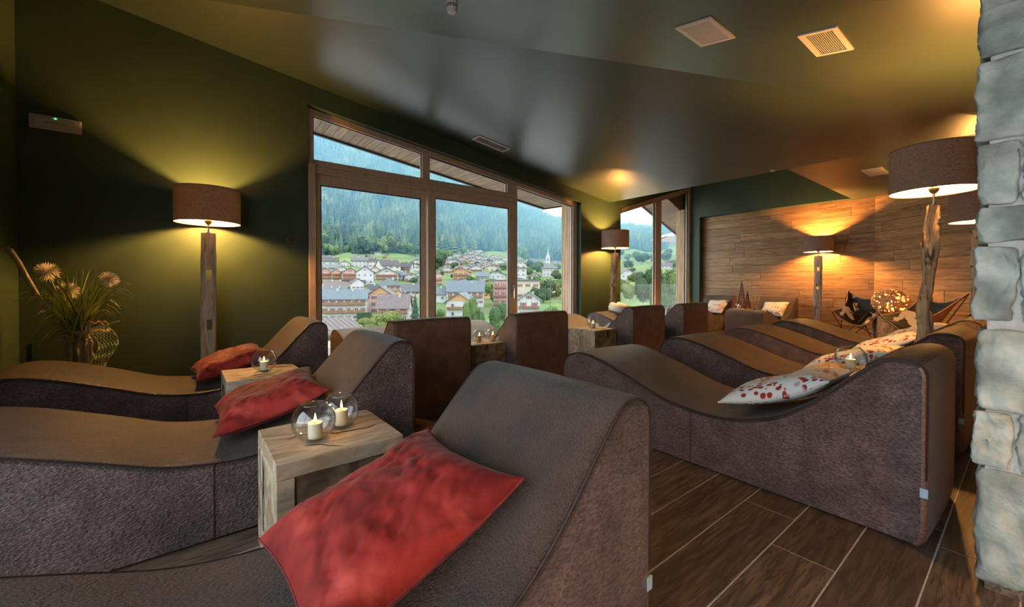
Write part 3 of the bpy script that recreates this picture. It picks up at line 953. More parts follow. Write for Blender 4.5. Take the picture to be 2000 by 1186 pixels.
# ------------------------------------------------------------------ wooden blocks
def block(label, a0, a1, b0, b1, h, seed, deg=0, solid=False):
    r = random.Random(seed)
    ca, cb_ = (a0 + a1) / 2, (b0 + b1) / 2
    w, d = a1 - a0, b1 - b0
    t = thing('wooden_block', label, 'side table', (ca, cb_, .0015), math.radians(deg), 'pale teak block tables')
    th = .062

    def rough_box(nm, c, dim, mat, amp=.003):
        bm = bmesh.new(); bmesh.ops.create_cube(bm, size=1)
        bmesh.ops.subdivide_edges(bm, edges=bm.edges[:], cuts=6, use_grid_fill=True)
        for v in bm.verts:
            p = Vector((v.co.x * dim[0], v.co.y * dim[1], v.co.z * dim[2]))
            n_ = noise.noise(p * 7 + Vector((seed, 0, 0))) * amp + noise.noise(p * 22 + Vector((0, seed, 0))) * amp * .4
            v.co = p + Vector((v.co.x, v.co.y, v.co.z)) * n_ * 2
        me = bpy.data.meshes.new(nm); bm.to_mesh(me); bm.free(); me.materials.append(mat)
        me.polygons.foreach_set('use_smooth', [True] * len(me.polygons)); me.set_sharp_from_angle(angle=math.radians(45))
        o = link(nm, me, t, c); bevel(o, .004, 2)
        return o
    rough_box('top_slab', (0, 0, h - th / 2), (w, d, th), M['burl'])
    for sg in (-1, 1):
        rough_box('side_slab', (sg * (w / 2 - th / 2), 0, (h - th) / 2), (th, d, h - th - .002), M['burl'])
    if solid: rough_box('front_panel', (.003, 0, (h - .012) / 2), (w - .002, d + .012, h - .016), M['burl_mid'], .003)
    else: rough_box('front_panel', (0, 0, (h - th) / 2), (w - 2 * th - .004, d - .02, h - th - .004), M['burl_dark'], .004)
    cr_ = MB()
    for k in range(4):
        x, y = r.uniform(-w * .35, w * .1), r.uniform(-d * .4, d * .4)
        pts = [(x, y)]
        ang = r.uniform(-.6, .6)
        for j in range(7):
            ang += r.uniform(-.5, .5); x += .032 * math.cos(ang); y += .032 * math.sin(ang)
            if abs(x) < w / 2 - .02 and abs(y) < d / 2 - .02: pts.append((x, y))
        if len(pts) > 2:
            cr_.tube([(p[0], p[1], h + .0005) for p in pts], [.0008] + [.0022] * (len(pts) - 2) + [.0006], 5)
    for k in range(4):   # cracks on the visible end slab
        y, z = r.uniform(-d * .35, d * .35), h - .02
        pts = []
        for j in range(8):
            y += r.uniform(-.02, .02); z -= .045
            if z > .03: pts.append((-w / 2 - .0005, max(-d * .45, min(d * .45, y)), z))
        cr_.tube(pts, .0016, 5)
    cr_.build('cracks', M['crack'], t)['kind'] = 'stuff'
    return t


block('wooden block with two candle bowls beside the nearest lounger', .25, .73, 1.665, 2.115, .5, 1)
block('wooden block with one candle bowl between the two farther red cushions', .21, .68, 3.26, 3.715, .5, 2)
block('wooden block with two orange candles in the window row', 2.285, 2.755, 3.60, 4.05, .5, 3, 0, True)
block('wooden block with a single candle bowl in the middle of the window row', 4.32, 4.775, 3.66, 4.12, .5, 4, 0, True)
block('small visible wooden block between the last two loungers of the window row', 5.64, 6.08, 3.72, 4.17, .5, 5, 0, True)
block('wooden block under the candle bowl in the diagonal row', 3.35, 3.80, .56, .98, .55, 6, 0)
block('wooden block with the triangle lanterns against the panelled wall', 10.45, 10.88, 4.19, 4.62, .52, 7)
block('wooden block under the stick ball lamp by the butterfly chairs', 9.95, 10.38, 1.42, 1.85, .56, 8, 20)

# ------------------------------------------------------------------ candle bowls
_r = .085
bp = []
for i in range(15):
    th = -PI / 2 + .45 + (PI - .45 - .62) * i / 14
    bp.append((_r * math.cos(th), _r * math.sin(th)))
zoff = -bp[0][1] + .004
outer = [(0.001, .0)] + [(bp[0][0] * .92, 0)] + [(r_, z_ + zoff) for r_, z_ in bp]
rim = outer[-1]
inner = [(r_ - .003, z_ + zoff + .001) for r_, z_ in bp][::-1] + [(0.001, .009)]
bowl_me = MB().lathe(outer + [(rim[0] - .0015, rim[1] + .002)] + inner, 32).mesh('bowl', M['bowlglass'], True)
rim_me = MB().tube([((rim[0] - .001) * math.cos(2 * PI * k / 32), (rim[0] - .001) * math.sin(2 * PI * k / 32), rim[1]) for k in range(33)], .0022, 6, False).mesh('rim', M['bowlglass'], True)
BOWL_H = rim[1]


def candle_meshes(r, h, mat):
    wax = MB().lathe([(.0005, 0), (r, 0), (r, h * .97), (r * .93, h), (r * .8, h - .004), (.0005, h - .006)], 20).mesh('wax', mat, True)
    wick = MB().tube([(0, 0, h - .006), (.0005, 0, h + .006)], .0011, 5).mesh('wick', M['wick'])
    fl_ = MB().lathe([(.0003, h + .003), (.0035, h + .007), (.0052, h + .013), (.0040, h + .021), (.0018, h + .030), (.0002, h + .038)], 10).mesh('flame', M['flame'], True)
    return wax, wick, fl_


C_I = candle_meshes(.028, .062, M['wax']); C_O = candle_meshes(.022, .07, M['wax_o'])


def candle_set(lbl, a, b, h, me=C_I, s=1.0, tall=1.0, dx=0, dy=0, power=.35):
    t = thing('glass_bowl', 'round glass bowl ' + lbl, 'bowl', (a, b, h), 0, 'glass candle bowls')
    t.scale = (s, s, s)
    link('bowl', bowl_me, t); link('rim', rim_me, t)
    c = thing('candle', 'lit candle in the glass bowl ' + lbl, 'candle', (a + dx, b + dy, h + .0095 * s), 0, 'candles in glass bowls')
    c.scale = (s, s, s * tall)
    for nm, m_ in zip(('wax', 'wick', 'flame'), me): link(nm, m_, c)
    l = bpy.data.lights.new('candle_light', 'POINT'); l.energy = power; l.color = (1, .5, .16); l.shadow_soft_size = .008
    lo = bpy.data.objects.new('candle_light', l); COL.objects.link(lo); lo.location = (0, 0, .125); lo.parent = c


candle_set('on the nearest block, front one of the pair', .415, 1.838, .5015, dx=.005)
candle_set('on the nearest block, rear one of the pair', .548, 1.935, .5015, tall=1.15, dx=.004, s=.95)
candle_set('on the block between the farther red cushions', .455, 3.50, .5015)
candle_set('with orange candle, left one in the window row', 2.505, 3.73, .5015, C_O, .92)
candle_set('with orange candle, right one in the window row', 2.67, 3.71, .5015, C_O, .92)
candle_set('alone on the middle block of the window row', 4.565, 3.90, .5015)
candle_set('on the last block of the window row', 5.80, 3.93, .5015, C_O)
candle_set('on the block of the diagonal row', 3.575, .775, .5515, s=1.05)
candle_set('in front of the triangle lanterns', 10.53, 4.45, .5215, s=.9)


# ------------------------------------------------------------------ floor lamps on driftwood posts
def post_mesh(z0, z1, line, half, seed, holes=(), rough=.010, mat='drift', notch=()):
    """line(t) -> (x, y) centre; half(t) -> (hx, hy); holes: (t, x offset, hw, hh) mortises through y"""
    bm = bmesh.new()
    NZ, NP = 90, 28
    sv = Vector((seed * 7.3, seed * 1.9, 0))
    rings = []
    for i in range(NZ + 1):
        t = i / NZ; z = z0 + (z1 - z0) * t
        cx, cy_ = line(t); hx, hy = half(t)
        ring = []
        for j in range(NP):
            a = 2 * PI * j / NP
            c, s = math.cos(a), math.sin(a)
            l = (abs(c) ** 6 + abs(s) ** 6) ** (1 / 6)
            p = Vector((hx * c / l, hy * s / l, 0))
            n1 = noise.noise(Vector((p.x * 16, p.y * 16, z * 3.2)) + sv)
            n2 = noise.noise(Vector((p.x * 45, p.y * 45, z * 5)) + sv)
            n3 = max(0, noise.noise(Vector((p.x * 22, p.y * 22, z * 11)) + sv * 2) - .25)
            k = 1 + (n1 * rough + n2 * rough * .6 - n3 * rough * 3.2) / max(hx, hy)
            for (nt0, nt1, na, nd) in notch:
                if nt0 < t < nt1 and math.cos(a - na) > .55: k -= nd
            ring.append(bm.verts.new((cx + p.x * k, cy_ + p.y * k, z)))
        rings.append(ring)
    for i in range(NZ):
        for j in range(NP):
            bm.faces.new((rings[i][j], rings[i][(j + 1) % NP], rings[i + 1][(j + 1) % NP], rings[i + 1][j]))
    bm.faces.new(rings[0][::-1]); bm.faces.new(rings[-1])
    me = bpy.data.meshes.new('post'); bm.to_mesh(me); bm.free()
    if holes:
        o = bpy.data.objects.new('post', me); COL.objects.link(o)
        cut = MB()
        for (t, dx, hw, hh) in holes:
            c = line(t)
            cut.box((c[0] + dx, c[1], z0 + (z1 - z0) * t), (hw * 2, 1, hh * 2))
        co = cut.build('cut', M['drift'])
        md = o.modifiers.new('b', 'BOOLEAN'); md.operation = 'DIFFERENCE'; md.object = co; md.solver = 'EXACT'
        dg = bpy.context.evaluated_depsgraph_get()
        me2 = bpy.data.meshes.new_from_object(o.evaluated_get(dg))
        bpy.data.objects.remove(o); bpy.data.objects.remove(co)
        me = me2; me.materials.clear()
    me.materials.append(M[mat])
    me.polygons.foreach_set('material_index', [0] * len(me.polygons))
    me.polygons.foreach_set('use_smooth', [True] * len(me.polygons)); me.set_sharp_from_angle(angle=math.radians(48))
    return me


SH_D, SH_H = .57, .36


def floor_lamp(label, a, b, zb, post, ztop, base_line, face=0.0, power=None, bz=.115, d=SH_D, h=SH_H):
    """zb: bottom of shade, ztop: top of the post"""
    t = thing('floor_lamp', label, 'lamp', (a, b, .0015), face, 'driftwood floor lamps')
    link('post', post, t)
    cx, cy_ = base_line(1)
    MB().tube([(cx, cy_, ztop - .02), (cx, cy_, zb - .005)], .0085, 10).lathe([(.018, ztop - .004), (.018, ztop + .012), (.009, ztop + .016)], 14, (cx, cy_, 0)).build('stem', M['steel'], t, True)
    MB().lathe([(.010, zb - .02), (.020, zb - .012), (.030, zb + .004), (.034, zb + .016), (.034, zb + .028), (.022, zb + .034), (.020, zb + .052), (.001, zb + .052)], 18, (cx, cy_, 0)).build('socket', M['steel'], t, True)
    sp = MB()
    for k in range(3):
        an = 2 * PI * k / 3 + .4
        q = (cx + (d / 2 - .006) * math.cos(an), cy_ + (d / 2 - .006) * math.sin(an))
        sp.tube([(cx + .03 * math.cos(an), cy_ + .03 * math.sin(an), zb + .022), (cx + (d / 2 - .03) * math.cos(an), cy_ + (d / 2 - .03) * math.sin(an), zb + .022), (q[0], q[1], zb + .004)], .0022, 6)
    sp.build('spider', M['steel'], t, True)
    r = d / 2
    MB().lathe([(r, zb), (r, zb + h)], 64, (cx, cy_, 0)).build('lamp_shade', M['shade'], t, 'all')
    MB().lathe([(r - .003, zb + .001), (r - .003, zb + h - .001)], 64, (cx, cy_, 0)).build('shade_lining', M['shade_in'], t, 'all')
    for z in (zb, zb + h):
        MB().tube([(cx + (r - .0015) * math.cos(2 * PI * k / 64), cy_ + (r - .0015) * math.sin(2 * PI * k / 64), z) for k in range(65)], .0035, 6, False).build('shade_rim', M['shade_rim'], t, True)
    MB().lathe([(.001, zb + .05), (.014, zb + .055), (.016, zb + .072), (.028, zb + .10), (.030, zb + .12), (.022, zb + .14), (.001, zb + .149)], 16, (cx, cy_, 0)).build('bulb', M['bulb'], t, True, loc=(0, 0, bz - .115))
    if bz > .15: MB().tube([(cx, cy_, zb + .05), (cx, cy_, zb + bz - .06)], .012, 8).build('bulb_holder', M['steel'], t, True)
    l = bpy.data.lights.new('bulb_light', 'POINT'); l.energy = power or LAMP_W; l.color = (1, .43, .095); l.shadow_soft_size = .045
    lo = bpy.data.objects.new('bulb_light', l); COL.objects.link(lo); lo.location = (cx, cy_, zb + bz); lo.parent = t
    return t


def lining_mat():
    m = bpy.data.materials.new('cream_translucent_lining'); m.use_nodes = True
    nt = m.node_tree; nt.nodes.clear()
    o = _n(nt, 'ShaderNodeOutputMaterial'); mix = _n(nt, 'ShaderNodeMixShader')
    d = _n(nt, 'ShaderNodeBsdfDiffuse'); t = _n(nt, 'ShaderNodeBsdfTranslucent')
    d.inputs[0].default_value = (.8, .74, .62, 1); t.inputs[0].default_value = (.8, .66, .45, 1)
    mix.inputs[0].default_value = .12
    nt.links.new(d.outputs[0], mix.inputs[1]); nt.links.new(t.outputs[0], mix.inputs[2]); nt.links.new(mix.outputs[0], o.inputs[0])
    return m


M['shade_in'] = lining_mat()
M['shade_rim'] = pm('shade_edge_tape', (.06, .045, .04), (.08, .06, .055), scale=60, rough=.8)

FACE = YAW - PI / 2       # lamps' posts turned to the middle of the room
LNL = lambda t: (-.012 + .012 * t, 0)
pm1 = post_mesh(0, 1.68, LNL, lambda t: (.072 - .006 * t, .055), 3, holes=[(.735, .006, .022, .052), (.415, .010, .024, .055)], rough=.007)
fa = math.atan2(.21 - 0, -(5.45 - 0))
floor_lamp('floor lamp with square post and two mortise holes beside the left green wall', .21, 5.545, 1.79, pm1, 1.68, LNL, math.atan2(-.21, 5.545), power=LAMP_W * .68, d=.59)
LNF = lambda t: (-.09 + .09 * t, 0)
pm2 = post_mesh(0, 1.77, LNF, lambda t: (.075 - .01 * t + .012 * math.sin(9 * t), .06), 5, rough=.022, mat='drift_orange')
floor_lamp('floor lamp on crooked driftwood post between the two windows', 7.14, 5.50, 1.876, pm2, 1.77, LNF, FACE)
LNW = lambda t: (-.03 * (1 - t) + .012 * math.sin(3 * t), 0)
pm3 = post_mesh(0, 1.735, LNW, lambda t: (.078 - .008 * t, .055), 9, holes=[(.835, 0, .022, .045), (.59, -.005, .022, .042), (.34, 0, .022, .042)], rough=.010)
floor_lamp('floor lamp whose post has three square holes against the panelled wall', 11.0, 2.97, 1.83, pm3, 1.735, LNW, FACE - .6, d=.55, h=.33)
LNR = lambda t: (-.075 + .075 * t, 0)
pm4 = post_mesh(0, 1.80, LNR, lambda t: (.046 - .012 * max(0, (t - .8) / .2) + .006 * math.sin(7 * t), .045), 13, rough=.034, mat='drift_orange',
                notch=[(.50, .555, 0.0, .42), (.62, .97, 2.6, .12), (.26, .33, 3.0, .1)])
floor_lamp('large near floor lamp on eroded driftwood post beside the stone pillar', 4.95, .53, 1.915, pm4, 1.80, LNR, FACE - .75, power=LAMP_W * .8, bz=.185)
LN5 = lambda t: (.0, 0)
pm5 = post_mesh(0, 1.85, LN5, lambda t: (.06, .05), 17, rough=.018, mat='drift_orange')
floor_lamp('floor lamp half hidden behind the stone pillar', 8.28, .46, 1.96, pm5, 1.85, LN5, FACE, power=LAMP_W * .55, bz=.16)

pm6 = post_mesh(0, 1.70, LN5, lambda t: (.06, .05), 19, rough=.018)
floor_lamp('driftwood floor lamp standing behind the viewpoint', 1.25, -1.95, 1.85, pm6, 1.70, LN5, FACE, power=270)

# ------------------------------------------------------------------ ceiling and wall fittings
upn = Vector((0, -.1915, 1)).normalized()
up_rot = Matrix(((1, 0, 0), (0, 1, .1915), (0, -.0, 1)))


def vent(label, corners, name, slats, sink, matf):
    """corners: four world points (a,b,h) on the ceiling, panel hangs .008 below"""
    c = sum((Vector(p) for p in corners), Vector()) / 4
    ux = (Vector(corners[1]) - Vector(corners[0])); uy = (Vector(corners[3]) - Vector(corners[0]))
    lx, ly = ux.length, uy.length
    ux.normalize(); uy = (uy - ux * uy.dot(ux)).normalized(); n = ux.cross(uy)
    if n.z > 0: ux, uy, lx, ly = uy, ux, ly, lx; n = -n
    rot = Matrix((ux, uy, n)).transposed().to_euler()
    t = thing(name, label, 'ceiling vent' if slats else 'ceiling panel', c)
    t.rotation_euler = rot
    fr = MB(); e_ = .035
    for sg in (-1, 1):
        fr.box((sg * (lx / 2 - e_ / 2), 0, .006), (e_, ly, .012)); fr.box((0, sg * (ly / 2 - e_ / 2), .006), (lx - 2 * e_, e_, .012))
    fr.build('frame', matf, t)
    if slats:
        MB().box((0, 0, -.004), (lx - 2 * e_, ly - 2 * e_, .006)).build('backing', M['grey'], t)
        nn = slats; R_ = Matrix.Rotation(.6, 3, 'X')
        me = MB().box((0, 0, 0), (lx - 2 * e_, (ly - 2 * e_) / nn * .62, .003), R_).mesh('slat', matf)
        for k in range(nn):
            link('slat', me, t, (0, -(ly / 2 - e_) + (k + .5) * (ly - 2 * e_) / nn, .004))
    else:
        MB().box((0, 0, .002), (lx - 2 * e_ - .006, ly - 2 * e_ - .006, .010)).build('panel', M['white2'], t)
    return t


def on_up(x, y):
    r = ray(x, y); p0 = Vector((0, 0, 2.925)); n = Vector((0, -.1915, 1))
    return EYE + r * ((p0 - EYE).dot(n) / r.dot(n))


def on_mid(x, y):
    r = ray(x, y); p0 = Vector((0, 0, 3.907)); n = Vector((.1307, 0, 1))
    return EYE + r * ((p0 - EYE).dot(n) / r.dot(n))


hz = Vector((0, 0, .001))
vent('square white ceiling panel, left of the two near the stone pillar', [Vector((3.235, 1.885, h_up(1.885))), Vector((3.67, 1.885, h_up(1.885))), Vector((3.67, 1.587, h_up(1.587))), Vector((3.235, 1.587, h_up(1.587)))], 'ceiling_panel', 0, 0, M['white'])
vent('slatted white ceiling vent closest to the stone pillar', [Vector((3.912, 1.211, h_up(1.211))), Vector((4.40, 1.211, h_up(1.211))), Vector((4.40, .952, h_up(.952))), Vector((3.912, .952, h_up(.952)))], 'ceiling_vent', 14, 0, M['white'])
vent('slatted ceiling vent above the big window', [Vector((3.597, 5.572, h_mid(3.597))), Vector((4.222, 5.572, h_mid(4.222))), Vector((4.222, 5.35, h_mid(4.222))), Vector((3.597, 5.35, h_mid(3.597)))], 'ceiling_vent', 12, 0, M['white2'])
vent('small white ceiling panel in the low golden ceiling', [Vector((8.42, 1.72, H_F)), Vector((9.0, 1.72, H_F)), Vector((9.0, 1.47, H_F)), Vector((8.42, 1.47, H_F))], 'ceiling_panel', 0, 0, M['white'])

c = Vector((1.78, 3.06, h_up(3.06)))
t = thing('smoke_detector', 'white smoke detector at the top edge of the sloping ceiling', 'smoke detector', c)
MB().lathe([(.001, .01), (.052, .01), (.052, -.02), (.048, -.03), (.048, -.034)], 28).build('base', M['white'], t, True)
sd_ = MB()
for k in range(12):
    a = 2 * PI * k / 12
    sd_.box((.042 * math.cos(a), .042 * math.sin(a), -.046), (.008, .012, .026), Matrix.Rotation(a, 3, 'Z'))
sd_.build('grille', M['white2'], t)
MB().lathe([(.036, -.034), (.036, -.06)], 20).build('core', M['grey'], t, True)
MB().lathe([(.046, -.058), (.046, -.07), (.036, -.088), (.001, -.094)], 28).build('cap', M['white'], t, True)
c = Vector((7.36, 2.60, h_mid(7.36)))
t = tag(MB().lathe([(.001, .0), (.035, .0), (.035, -.02), (.022, -.03), (.001, -.032)], 20).build('motion_sensor', M['white'], None, True, loc=c), 'tiny white sensor at the ceiling fold above the green wall', 'sensor')

t = thing('emergency_light', 'white emergency light with green indicator high on the green wall', 'emergency light', (-.955, BW, 2.675))
bevel(MB().box((0, -.018, 0), (.35, .036, .135)).build('housing', M['white2'], t), .012, 2)
bevel(MB().box((0, -.038, -.004), (.27, .006, .085)).build('diffuser', M['white'], t), .004, 1)
MB().box((0, -.042, .0), (.15, .004, .016)).build('tube', M['white2'], t)
MB().lathe([(.001, -.006), (.005, -.004), (.006, 0)], 10).build('indicator', M['led'], t, True, loc=(0.0, -.038, .045), rot=(-PI / 2, 0, 0))
t = thing('wall_switch', 'small bronze switch plate on the green wall left of the window', 'switch', (1.083, BW, 1.70))
bevel(MB().box((0, -.006, 0), (.135, .012, .085)).build('plate', M['bronze'], t), .004, 2)
MB().box((0, -.013, 0), (.07, .006, .045)).build('rocker', M['grey'], t)
t = thing('wall_hatch', 'green flush access hatch low on the wall behind the vase', 'hatch', (-1.0, BW, .43))
MB().box((0, -.004, 0), (.26, .008, .30)).build('panel', M['wall'], t)
MB().tube([(-.13, -.006, -.15), (-.13, -.006, .15), (.13, -.006, .15), (.13, -.006, -.15)], .004, 6).build('rim', M['wall'], t)
MB().box((-.10, -.01, -.0), (.02, .006, .02)).build('latch', M['wall'], t)

# ------------------------------------------------------------------ glass vase arrangement by the left wall
VX, VY = -.665, 5.20
VH = .775
t = thing('glass_vase', 'tall clear glass vase holding driftwood and grass by the left wall', 'vase', (VX, VY, .0015))
MB().lathe([(.001, 0), (.118, 0), (.122, .01), (.125, VH), (.121, VH), (.117, .015), (.001, .012)], 36).build('body', M['bowlglass'], t, True)
MB().tube([(.128 * math.cos(2 * PI * k / 32), .128 * math.sin(2 * PI * k / 32), VH - .055 + .006 * math.sin(k)) for k in range(33)], .014, 8, False).build('twine_band', M['twine'], t, True)


def vp(x, y, off=0.0):
    """point on the vertical plane through the vase facing the room corner of the camera"""
    d = (Vector((VX, VY, 0)) - Vector((0, 0, 0))).dot(Vector((_fw.x, _fw.y, 0)).normalized())
    return at_depth(x, y, d + off)


br = [(18, 487), (36, 512), (55, 548), (72, 577), (80, 592), (100, 604), (122, 622), (140, 645), (150, 690), (152, 740)]
t = tag(MB().tube([vp(*p, [-.42, -.38, -.33, -.28, -.24, -.18, -.10, -.02, 0, 0][i]) for i, p in enumerate(br)], [.019, .017, .018, .019, .022, .018, .020, .018, .018, .016], 10).build('driftwood_branch', M['branch'], None, True),
        'long pale driftwood branch leaning out of the vase', 'branch')
MB().tube([vp(74, 580, -.27), vp(84, 571, -.25), vp(92, 575, -.25)], [.010, .007, .003], 7).build('twig_stub', M['branch'], t, True)
MB().tube([vp(24, 496, -.41), vp(14, 484, -.43), vp(11, 484, -.43)], [.015, .012, .008], 8).build('branch_knot', M['branch'], t, True)
SL = ['tall grey driftwood stick rising above the vase rim', 'thickest grey driftwood log inside the vase, at its left', 'thin driftwood stick leaning to the ribbon side of the vase', 'slanting driftwood stick between the thick log and the ribbon', 'thinnest driftwood stick in the middle of the vase']
for k, (x0, y0, x1, y1, r_) in enumerate([(168, 760, 166, 600, .016), (140, 760, 132, 655, .026), (182, 700, 172, 648, .012), (160, 760, 176, 660, .010), (150, 760, 145, 660, .008)]):
    pts = [vp(x0 + (x1 - x0) * q / 5 + 3 * math.sin(q * 2 + k), y0 + (y1 - y0) * q / 5, -.03 * (k % 2)) for q in range(6)]
    tag(MB().tube(pts, [r_, r_ * 1.05, r_, r_ * .95, r_ * .9, r_ * .8], 9).build('driftwood_stick', M['branch'], None, True), SL[k], 'stick', 'driftwood sticks in the vase')


def blade(mb, p0, p1, droop, w):
    N = 7; pts = []
    d = (p1 - p0); side = d.cross(Vector((0, 0, 1)))
    side = side.normalized() if side.length > 1e-4 else Vector((1, 0, 0))
    L = []
    for i in range(N + 1):
        q = i / N
        p = p0.lerp(p1, q) + Vector((0, 0, droop * 4 * q * (1 - q)))
        ww_ = w * (1 - q ** 2) + .0006
        L.append([p - side * ww_ + Vector((0, 0, .0015)), p, p + side * ww_ + Vector((0, 0, .0015))])
    mb.grid(L)


gr = bpy.data.objects.new('ornamental_grass', None); COL.objects.link(gr)
tag(gr, 'clump of long arching green grass in the glass vase', 'grass')
r_ = random.Random(4)
g1, g2 = MB(), MB()
for k in range(170):
    cxp = 150 + r_.uniform(-18, 18)
    p0 = vp(cxp, 668, r_.uniform(-.08, .08))
    ex = 150 + r_.gauss(0, 62)
    ex = max(28, min(262, ex))
    far = abs(ex - 150)
    ey = r_.uniform(515, 600) if far < 50 else r_.uniform(545, 690 if ex < 150 else 620)
    p1 = vp(ex, ey, r_.uniform(-.30, .10) if ex > 110 else r_.uniform(-.48, -.22 - (110 - ex) * .0024))
    blade(g1 if k % 4 else g2, p0, p1, r_.uniform(.04, .13) * (far / 60 + .2), r_.uniform(.005, .0095))
g1.build('green_blades', M['blade'], gr)['kind'] = 'stuff'
g2.build('dry_blades', M['blade2'], gr)['kind'] = 'stuff'
for k, (fx, fy, R_, lb) in enumerate([(93, 530, .095, 'fluffy white flower head, highest on the left of the grass'), (134, 566, .085, 'fluffy white flower head low in the middle of the grass'), (213, 544, .078, 'fluffy white flower head on the right of the grass')]):
    c = vp(fx, fy, -.06 if k != 1 else -.12)
    t = thing('fluffy_flower', lb, 'flower', c, 0, 'fluffy white flowers')
    hb = MB(); rr = random.Random(k)
    for q in range(620):
        dv = Vector((rr.gauss(0, 1), rr.gauss(0, 1), rr.gauss(.3, .9))).normalized()
        L = R_ * rr.uniform(.5, 1.0)
        e1 = dv * L + Vector((0, 0, -.01))
        sd2 = dv.orthogonal().normalized() * .0014
        hb.add([sd2 * .5, -sd2 * .5, e1 - sd2, e1 + sd2], [(0, 1, 2, 3)])
    hb.build('flower_head', M['fluff'], t)['kind'] = 'stuff'
    b0 = vp(150 + (fx - 150) * .15, 660) - c
    MB().tube([(0, 0, 0), b0 * .5 + Vector((0, 0, .03)), b0], [.005, .006, .006], 6).build('stem', M['stem'], t, True)
# net ribbon: open lattice band
nt = thing('net_ribbon', 'green open-weave net ribbon tied round the vase rim', 'ribbon', vp(198, 650, -.16))
cen = vp(198, 650, -.16)
rib = MB()
path = [(214, 632), (192, 640), (205, 655), (212, 672), (203, 692), (190, 712), (182, 735)]
pp = [vp(*q, -.15 - .02 * math.sin(i)) - cen for i, q in enumerate(catmull(path, 6))]
wv = Vector((_rt.x, _rt.y, .25)).normalized()
N = len(pp)
for s0 in range(-6, 7, 2):
    for sg in (-1, 1):
        seg = []
        for i in range(N):
            w_ = (s0 + sg * i * .55) % 12 - 6
            q = pp[i] + wv * (w_ / 6 * .085)
            if seg and abs(w_ - lastw) > 3:
                if len(seg) > 2: rib.tube(seg, .0022, 4, False)
                seg = []
            lastw = w_; seg.append(q)
        if len(seg) > 2: rib.tube(seg, .0022, 4, False)
for sg in (-1, 1):
    rib.tube([q + wv * sg * .085 for q in pp], .0028, 5, False)
rib.build('ribbon_net', M['net'], nt)['kind'] = 'stuff'
kn = MB()
for q in range(5):
    a = q * 1.3
    kn.tube([Vector((0, 0, .03)), Vector((.05 * math.cos(a), .03 * math.sin(a), .05)), Vector((.09 * math.cos(a + .4), .05 * math.sin(a), .02 + .03 * math.sin(a)))], [.006, .010, .004], 6)
kn.build('bark_knot', M['twine'], nt, True, loc=vp(188, 640, -.15) - cen)

# ------------------------------------------------------------------ butterfly chairs
def sling_chair(label, a, b, rz, seed):
    t = thing('butterfly_chair', label, 'chair', (a, b, .0015), rz)
    # facing local -y ; tips: front left/right, back left/right
    FL, FR, BL, BR = Vector((-.36, -.36, .60)), Vector((.36, -.36, .60)), Vector((-.34, .36, 1.0)), Vector((.34, .36, 1.0))
    N = 16
    P = []
    for i in range(N + 1):
        v = i / N     # front -> back
        row = []
        for j in range(N + 1):
            u = j / N
            p = (FL.lerp(FR, u)).lerp(BL.lerp(BR, u), v)
            du = 4 * u * (1 - u)
            dz = -.27 * du * (1 - .35 * v) - .16 * (4 * v * (1 - v)) ** 1.2 * (.6 + .4 * du)
            bulge = Vector((0, .12 * (4 * v * (1 - v)) * du - .0 * v, 0))
            sx_ = 1 - .22 * (4 * v * (1 - v))
            inn = Vector((0, (.14 * du if v < .5 else -.10 * du) * abs(2 * v - 1) ** 2, 0))
            q = Vector((p.x * sx_, p.y, p.z + dz)) + bulge + inn
            row.append(q)
        P.append(row)
    me = MB().grid(P).mesh('sling', M['cow'], 'all')
    o = link('sling', me, t)
    bo = MB().grid([[p - Vector((0, -.004, .012)) for p in r] for r in P]).build('sling_back', M['tan'], t, 'all')
    edge = P[0] + [r[-1] for r in P[1:]] + P[-1][::-1][1:] + [r[0] for r in P[::-1][1:]]
    MB().tube(edge, .006, 6, False).build('edge_binding', M['tan'], t, True)
    st = MB()
    for i in range(len(edge) - 1):
        for k in range(2):
            st.box(edge[i].lerp(edge[i + 1], (k + .5) / 2), (.006, .006, .02))
    st.build('edge_stitching', M['stitch'], t)['kind'] = 'stuff'
    f_l, f_r, b_l, b_r = Vector((-.28, -.30, .008)), Vector((.28, -.30, .008)), Vector((-.30, .30, .008)), Vector((.30, .30, .008))
    for A_, B_, C_, D_ in ((FL, b_r, b_l, FR), (BL, f_r, f_l, BR), (FL, b_l, f_l, BL), (FR, b_r, f_r, BR)):
        MB().tube([A_ - Vector((0, 0, .02)), B_], .0075, 8).build('frame_rod', M['black'], t, True)
        MB().tube([D_ - Vector((0, 0, .02)), C_], .0075, 8).build('frame_rod', M['black'], t, True)
    for A_, B_ in ((f_l, f_r), (b_l, b_r)):
        MB().tube([A_, B_], .0075, 8).build('floor_rod', M['black'], t, True)
    return t


sling_chair('black and white cowhide butterfly chair left of the stick ball lamp', 10.25, 2.06, math.radians(-95), 1)
sling_chair('black cowhide butterfly chair right of the stick ball lamp', 9.30, 1.10, math.radians(-128), 2)

